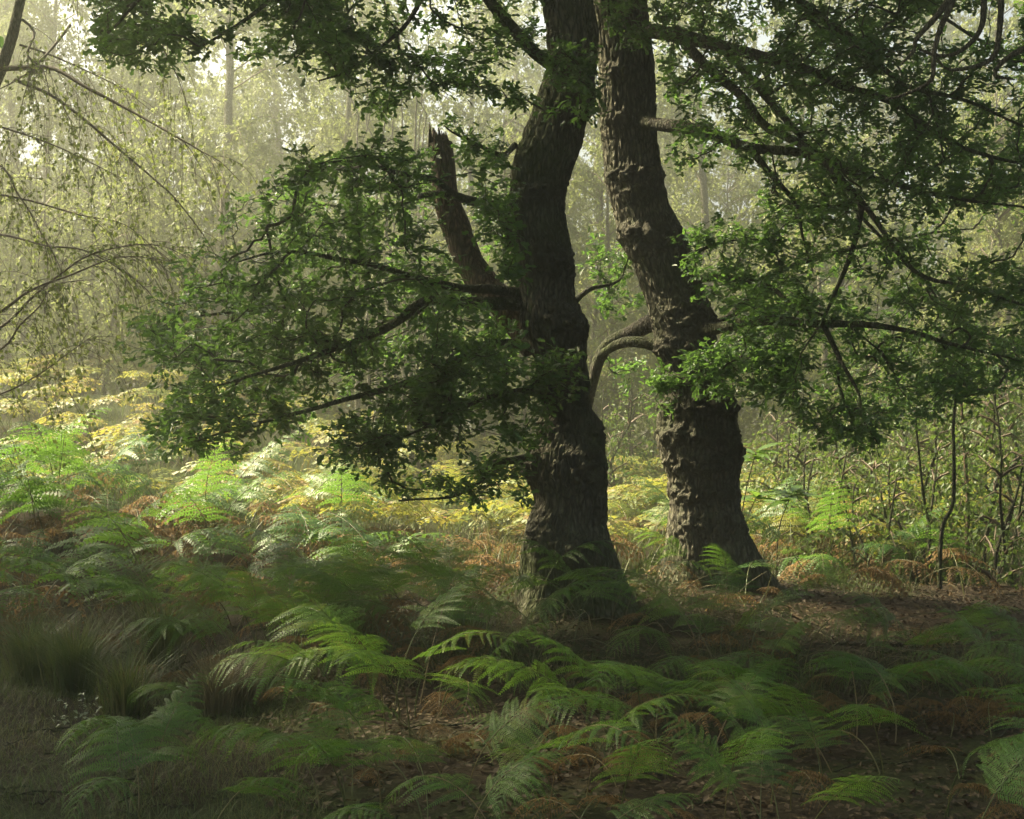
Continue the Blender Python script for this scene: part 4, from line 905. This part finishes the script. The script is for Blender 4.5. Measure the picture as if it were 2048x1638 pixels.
# hero ferns: (u of root, depth, variant, scale, heading in degrees (180 = towards photo left), label)
H_ = [
    (800, 7.2, 0, .78, 200, 'pale sunlit bracken arching left over the dark hollow before the oaks'),
    (770, 7.0, 1, .72, 235, 'pale bracken frond drooping towards the leaf litter'),
    (720, 7.35, 2, .70, 170, 'pale bracken frond behind the arching one, pointing to the grass'),
    (830, 7.3, 3, .66, 330, 'bracken frond reaching from the pale clump towards the left oak'),
    (790, 7.5, 4, .70, 20, 'bracken frond at the back of the pale clump'),
    (860, 7.0, 5, .55, 280, 'short green frond drooping in front of the pale clump'),
    (660, 7.1, 0, .74, 190, 'pale bracken frond sweeping low to the straw-coloured grass'),
    (700, 6.9, 3, .66, 215, 'pale bracken frond hanging over the dark hollow'),
    (820, 6.9, 1, .70, 245, 'pale bracken frond folded down in the clump'),
    (880, 7.3, 0, .72, 310, 'pale bracken frond spilling towards the left oak foot'),
    (750, 7.4, 5, .80, 140, 'tall bracken frond at the crest of the pale clump'),
    (920, 7.5, 2, .66, 350, 'pale bracken tip reaching out right of the clump'),
    (840, 7.6, 3, .84, 90, 'bracken frond rising behind the pale clump'),
    (1330, 6.0, 0, .70, 195, 'second slanting frond beside the long pale one'),
    (1215, 6.45, 1, .72, 200, 'slanting frond behind the long pale one'),
    (1240, 6.15, 4, .60, 225, 'short frond drooping over the brown leaf litter'),
    (1090, 10.1, 0, .70, 250, 'dark fern hiding the left root of the left oak'),
    (1190, 10.05, 3, .72, 270, 'dark fern leaning off the middle of the left oak foot'),
    (1250, 10.3, 5, .78, 10, 'dark fern between the two oak feet'),
    (1400, 11.1, 1, .72, 200, 'dark fern at the near side of the right oak foot'),
    (390, 7.0, 5, .42, 150, 'small bright fern tip beside the straw-coloured grass'),
    (1260, 6.4, 2, .80, 205, 'long pale frond slanting down to the leaf litter right of centre'),
    (640, 5.6, 0, .66, 175, 'low green frond over the brown leaves near the grass'),
    (760, 5.5, 3, .70, 215, 'wide green bracken above the near leaf litter'),
    (700, 5.3, 1, .62, 250, 'deep green frond filling the near edge of the litter'),
    (900, 5.7, 4, .62, 190, 'thin arching frond across the brown leaf litter'),
    (850, 5.15, 5, .60, 160, 'dark green frond low over the near leaf litter'),
    (520, 5.7, 2, .52, 190, 'small arching frond beside the mossy grass'),
    (1400, 8.3, 1, .80, 170, 'green bracken clump frond leaning left between the oaks'),
    (1450, 8.2, 4, .82, 120, 'green bracken frond rising in front of the right oak'),
    (1500, 8.4, 3, .78, 20, 'green bracken frond reaching from the clump to the path'),
    (1360, 8.5, 0, .70, 220, 'green frond at the front of the clump between the oaks'),
    (1620, 7.4, 5, .66, 190, 'lit yellowish frond with a long bent stalk before the path'),
    (1160, 10.0, 1, .80, 200, 'dark fern against the foot of the left oak'),
    (1220, 9.9, 2, .74, 330, 'dark fern drooping right at the foot of the left oak'),
    (1120, 9.8, 4, .62, 160, 'dark fern at the left side of the left oak foot'),
    (1490, 10.9, 0, .85, 60, 'dark fern standing against the right oak roots'),
    (1530, 10.8, 3, .80, 340, 'dark fern arching from the right oak roots to the path'),
    (1450, 10.8, 2, .68, 230, 'dark fern before the right oak foot'),
    (520, 8.6, 1, .86, 200, 'upright bright green frond left of the brown hollow'),
    (500, 8.4, 2, .80, 250, 'bright green fern hanging over the rushes'),
    (560, 8.7, 4, .85, 150, 'bright green fern behind the rushes'),
    (430, 8.6, 0, .70, 180, 'pale green fern leaning over the rush tussock'),
]
for (u, d, k, s, hd, lab) in H_:
    plant(FG[k], (u - W2) / FPX * d, d, s, radians(hd), lab, None, True)
def zone(n, xr, yr, var, sr, label, group, split=False, heading=None, cond=None, name='bracken_fern', clumpy=.0):
    c = 0; tries = 0
    while c < n and tries < n * 40:
        tries += 1
        y = random.uniform(*yr); x = random.uniform(*xr)
        if abs(x) > y * .40 + .4 or not clear_of(x, y): continue
        if in_path(x, y): continue
        if cond and not cond(x, y): continue
        if clumpy and float(fbm(np.array([[x * 1.1, y * 1.1, 5.5]]), 2)[0]) < .30 + clumpy * random.random() * .25: continue
        plant(random.choice(var), x, y, random.uniform(*sr), random.uniform(0, 2 * pi) if heading is None else radians(random.gauss(*heading)), label, group, split, name); c += 1
lawn = lambda x, y: not (x < -.9 + (y - 6) * -.25 and y < 7.6)
litter_open = lambda x, y: not (-1.0 < x < .55 and 5.2 < y < 7.6)
zone(66, (.35, 3.2), (4.9, 8.9), FG, (.40, .68), 'dark green bracken in the shaded corner below the path', 'dark bracken below the path', True, None, litter_open)
zone(22, (-1.5, .6), (4.8, 5.9), FG, (.40, .62), 'green bracken along the near leaf litter', 'bracken along the near litter', True)
zone(30, (-2.4, .5), (7.9, 10.2), FG, (.62, .92), 'green bracken in the hollow left of the oaks', 'bracken in the left hollow', True)
zone(50, (-4.8, -.3), (9.6, 13.2), FM, (.75, 1.10), 'green bracken on the bank left of the left oak', 'bracken on the left bank')
zone(44, (-5.8, -1.6), (11.5, 16), FM, (.95, 1.25), 'tall green bracken below the birch', 'tall bracken below the birch')
zone(22, (1.6, 5.2), (12, 15), FM, (.7, 1.0), 'green bracken on the far side of the path', 'bracken beyond the path')
zone(22, (-3.5, 5.5), (13, 17), FY, (.75, 1.1), 'sunlit yellow-green bracken behind the oaks', 'yellow-green bracken behind the oaks')
zone(16, (1.0, 3.0), (9.0, 12.2), FDM, (.5, .8), 'withered brown bracken around the right oak foot', 'brown bracken at the right oak foot', False, None, None, 'withered_bracken')
zone(24, (-4.4, -2.4), (12.0, 13.6), FDM, (.9, 1.2), 'russet heap of withered bracken on the left mound', 'russet heap on the left mound', False, None, None, 'withered_bracken')
zone(20, (-1.6, .5), (4.9, 7.4), FD, (.34, .5), 'withered brown bracken curled on the near leaf litter', 'brown bracken on the near litter', True, None, lawn, 'withered_bracken')
zone(46, (.2, 2.8), (4.8, 8.4), FD, (.36, .60), 'withered brown bracken among dark ferns below the path', 'brown bracken below the path', True, None, litter_open, 'withered_bracken')
zone(24, (-2.6, .1), (7.6, 10.0), FD, (.45, .7), 'withered brown bracken in the left hollow', 'brown bracken in the left hollow', False, None, lawn, 'withered_bracken')
zone(80, (-4.8, .2), (9.4, 14), FDM, (.75, 1.1), 'withered brown bracken on the left bank', 'brown bracken on the left bank', False, None, None, 'withered_bracken')
zone(60, (-1.4, 4.8), (11.8, 16.5), FDM, (.65, 1.0), 'withered brown bracken behind the oaks', 'brown bracken behind the oaks', False, None, None, 'withered_bracken')
# the rest of the bracken field: one mass
VM = variants('fern_mass', 5, 600, False); RM = []
for k in range(5):
    r_ = random.Random(700 + k)
    st, pin = frond(L=r_.uniform(1.1, 1.4), blade0=.4, npair=8, Lp=.40, Mp=4, wid=.24, wp=.5, pitch0=80, pitch1=r_.uniform(-70, -30), droop=.3, seed=700 + k, curl=.1)
    bag = Bag(); bag.put(st[0], np.concatenate([st[1][:, [0, 1, 2]], st[1][:, [0, 2, 3]]]))
    for v_, f_ in pin: bag.put(v_, f_)
    RM.append((np.concatenate(bag.V), np.concatenate(bag.F[3])))
bag = Bag(); c = 0
while c < 1080:
    y = random.uniform(13.5, 29); x = random.uniform(-.42 * y - .5, .42 * y + .5)
    if random.random() > y / 29 or not clear_of(x, y): continue
    v_, f_ = RM[c % 5]; s = random.uniform(.75, 1.2); an = random.uniform(0, 6.28); R_ = np.array([[cos(an), -sin(an), 0], [sin(an), cos(an), 0], [0, 0, 1]])
    bag.put((v_ * s) @ R_.T + [x, y, tz(x, y)], f_); c += 1
add('bracken', bag.mesh('bracken', M['fern_mass'], False), label='mass of green and rusty bracken filling the clearing behind the oaks', cat='bracken', kind='stuff')
for v_ in VM: pass

# ------------------------------------------------------------------ grass, tussocks, litter, dead stalks
def blades(n, xs, ys, hmin, hmax, wdt, lean, zbase=None, dirs=None):
    x = xs; y = ys; z = terrain(x, y) - .005
    an = rng.uniform(0, 2 * pi, n) if dirs is None else dirs; h = rng.uniform(hmin, hmax, n); ln = rng.uniform(.1, lean, n) * h
    D = np.stack([np.cos(an), np.sin(an), 0 * an], -1); B = np.stack([-np.sin(an), np.cos(an), 0 * an], -1); U = np.array([0, 0, 1.])
    P = np.stack([x, y, z], -1)
    p1 = P + U * (h * .55)[:, None] + D * (ln * .3)[:, None]; p2 = P + U * (h * .9)[:, None] + D * ln[:, None]
    w0 = wdt
    V = np.stack([P - B * w0, P + B * w0, p1 - B * w0 * .8, p1 + B * w0 * .8, p2], 1)
    f = np.arange(n)[:, None] * 5
    return V.reshape(-1, 3), np.concatenate([f + [0, 1, 3], f + [0, 3, 2], f + [2, 3, 4]])
def scat(n, xr, yr, cond):
    out = []
    while len(out) < n:
        x = rng.uniform(*xr, n * 2); y = rng.uniform(*yr, n * 2); k = cond(x, y); out.extend(np.stack([x[k], y[k]], 1).tolist())
    return np.array(out[:n]).T
lawn_v = lambda x, y: (x < -.75 - (y - 6) * .22 + .5 * (vnoise(np.stack([x * 2, y * 2, x * 0], -1)) - .5)) & (np.abs(x) < y * .40 + .3)
bag = Bag()
x, y = scat(20000, (-3.6, -.5), (4.8, 8.6), lawn_v); bag.put(*blades(len(x), x, y, .02, .075, .0014, 2.2))
x, y = scat(8000, (-4, 3.4), (7.9, 12.5), lambda x, y: (np.abs(x) < y * .40 + .3) & (fbm(np.stack([x, y, x * 0 + 2], -1) * 1.3, 2) > .38) & ~in_path(x, y)); bag.put(*blades(len(x), x, y, .05, .22, .0016, 1.7))
x, y = scat(9000, (-9, 9), (12.5, 22), lambda x, y: (np.abs(x) < y * .40 + .3)); bag.put(*blades(len(x), x, y, .2, .6, .004, 1.1))
add('grass', bag.mesh('grass', M['grass'], False), label='short dull green grass spreading over the left foreground and among the bracken', cat='grass', kind='stuff')
for k, (u, d, h, n, mat, lab) in enumerate([(150, 8.0, .55, 500, 'grass', 'dark rush tussock at the edge of the grass'), (60, 8.4, .5, 360, 'grass', 'dark rush tussock leaning at the side of the grassy patch'), (320, 8.9, .6, 420, 'grass', 'tall fine rush tussock below the bracken bank'), (430, 7.4, .36, 420, 'straw', 'straw-coloured grass tussock beside the small bright fern'), (480, 7.7, .34, 340, 'straw', 'second straw-coloured tussock before the bright green fern'),
                     (660, 9.4, .62, 420, 'grass', 'upright grey-green grass tussock behind the pale fern clump'), (700, 9.0, .5, 300, 'grass', 'fine grass tussock in the hollow left of the oaks'), (930, 9.0, .4, 260, 'grass', 'dark grass tussock by the left oak foot'), (250, 7.4, .4, 300, 'grass', 'loose grass tussock in the left meadow edge')]):
    x0 = (u - W2) / FPX * d; rr = np.abs(rng.normal(size=n)) * .07; an = rng.uniform(0, 2 * pi, n)
    V, F = blades(n, x0 + np.cos(an) * rr, d + np.sin(an) * rr, h * .5, h * 1.1, .0030, 1.1, dirs=an + rng.normal(size=n) * .4)
    b0 = np.array([x0, d, tz(x0, d)])
    add('grass_tussock', make_mesh('grass_tussock', V - b0, [F], M[mat], False), loc=b0, label=lab, cat='grass', group='grass tussocks')
# fallen leaves
cond = lambda x, y: (np.abs(x) < y * .42 + .4) & ~lawn_v(x + .25, y)
x, y = scat(24000, (-4.5, 5.5), (4.6, 12.5), cond)
q = np.stack([x, y, terrain(x, y) + rng.uniform(.006, .03, len(x)) + np.where(in_path(x, y), .02, 0)], -1)
V, F = leaves(q, rdir(len(x), 0, 1) * [1, 1, .25], rdir(len(x), 1.7, .55), rng.uniform(.022, .048, len(x)), SML_V, SML_F)
add('leaf_litter', make_mesh('leaf_litter', V, [F], M['litter'], False), label='brown fallen leaves strewn over the ground under the oaks', cat='leaf litter', kind='stuff')
# dead bracken stalks lying and leaning
P0, P1 = [], []
for k in range(800):
    y = random.uniform(8.5, 19); x = random.uniform(-.4 * y, .4 * y)
    if not clear_of(x, y) or in_path(x, y): continue
    an = random.uniform(0, 6.28); ln = random.uniform(.3, .9); el = random.uniform(.2, 1.3); cur = np.array([x, y, tz(x, y)])
    for q in range(7):
        nx_ = cur + np.array([cos(an) * cos(el), sin(an) * cos(el), sin(el)]) * ln / 7
        P0.append(cur); P1.append(nx_); cur = nx_; el -= random.uniform(.05, .38); an += random.gauss(0, .12)
V, F = tubes(P0, P1, .0032, .0024, 4)
add('dead_stalks', make_mesh('dead_stalks', V, [F], M['straw']), label='straw-brown dead bracken stalks tangled among the ferns', cat='stalks', kind='stuff')
# fallen twigs
P0, P1 = [], []
for k in range(420):
    y = random.uniform(4.8, 12); x = random.uniform(-.4 * y, .4 * y); an = random.uniform(0, 6.28); ln = random.uniform(.06, .35); cur = np.array([x, y, tz(x, y) + .014])
    for q in range(4):
        nx_ = cur + np.array([cos(an), sin(an), 0]) * ln / 4; nx_[2] = tz(nx_[0], nx_[1]) + random.uniform(.010, .03); P0.append(cur); P1.append(nx_); cur = nx_; an += random.gauss(0, .3)
V, F = tubes(P0, P1, .0045, .0032, 5)
add('fallen_twigs', make_mesh('fallen_twigs', V, [F], M['limb_bark']), label='dark fallen twigs scattered over the leaf litter', cat='twigs', kind='stuff')
# small pale-leaved bramble by the grass
b0 = px(150, 1440, 7.0); b0[2] = tz(b0[0], 7.0)
bm = add('bramble', None, loc=b0, label='tiny pale-leaved bramble sprig standing in the short grass', cat='plant')
P0, P1, LP = [], [], []
for k in range(9):
    an = rng.uniform(0, 6.28); cur = np.zeros(3); dd = norm(np.array([cos(an) * .6, sin(an) * .6, 1]))
    for q in range(6):
        nx_ = cur + dd * .035; P0.append(cur); P1.append(nx_); cur = nx_; dd = norm(dd + rng.normal(size=3) * .3)
        if q > 1: LP += [cur, cur + rng.normal(size=3) * .01]
add('stem', make_mesh('stem', *(lambda v_, f_: (v_, [f_]))(*tubes(P0, P1, .0018, .0015, 4)), M['twig']), bm)
LP = np.array(LP)
SILV = leaf_material('bramble_leaf', [(0, (.16, .20, .12)), (1, (.28, .32, .20))], .2, (.2, .28, .1), .35, .6)
SL = make_mesh('leaf', SML_V, [SML_F], SILV, False)
for p in LP[:60]:
    o2 = add('leaf', SL, bm, loc=p, rot=(random.gauss(0, .5), random.gauss(0, .5), random.uniform(0, 6.28)), scale=random.uniform(.02, .035))

# ------------------------------------------------------------------ haze
hz = np.array([[x_, y_, z_] for x_ in (-60, 60) for y_ in (-25, 75) for z_ in (-3.0, 22.0)], float)
hf = np.array([[0, 1, 3, 2], [4, 6, 7, 5], [0, 4, 5, 1], [2, 3, 7, 6], [0, 2, 6, 4], [1, 5, 7, 3]])
m = bpy.data.materials.new('haze'); m.use_nodes = True; nt = m.node_tree; nt.nodes.clear()
out = nt.nodes.new('ShaderNodeOutputMaterial'); pv = nt.nodes.new('ShaderNodeVolumePrincipled')
pv.inputs['Color'].default_value = (.94, .96, .74, 1); pv.inputs['Density'].default_value = HAZE; pv.inputs['Anisotropy'].default_value = .75
nt.links.new(pv.outputs[0], out.inputs['Volume'])
add('haze', make_mesh('haze', hz, [hf], m, False), label='thin pale morning mist filling the wood', cat='mist', kind='stuff')
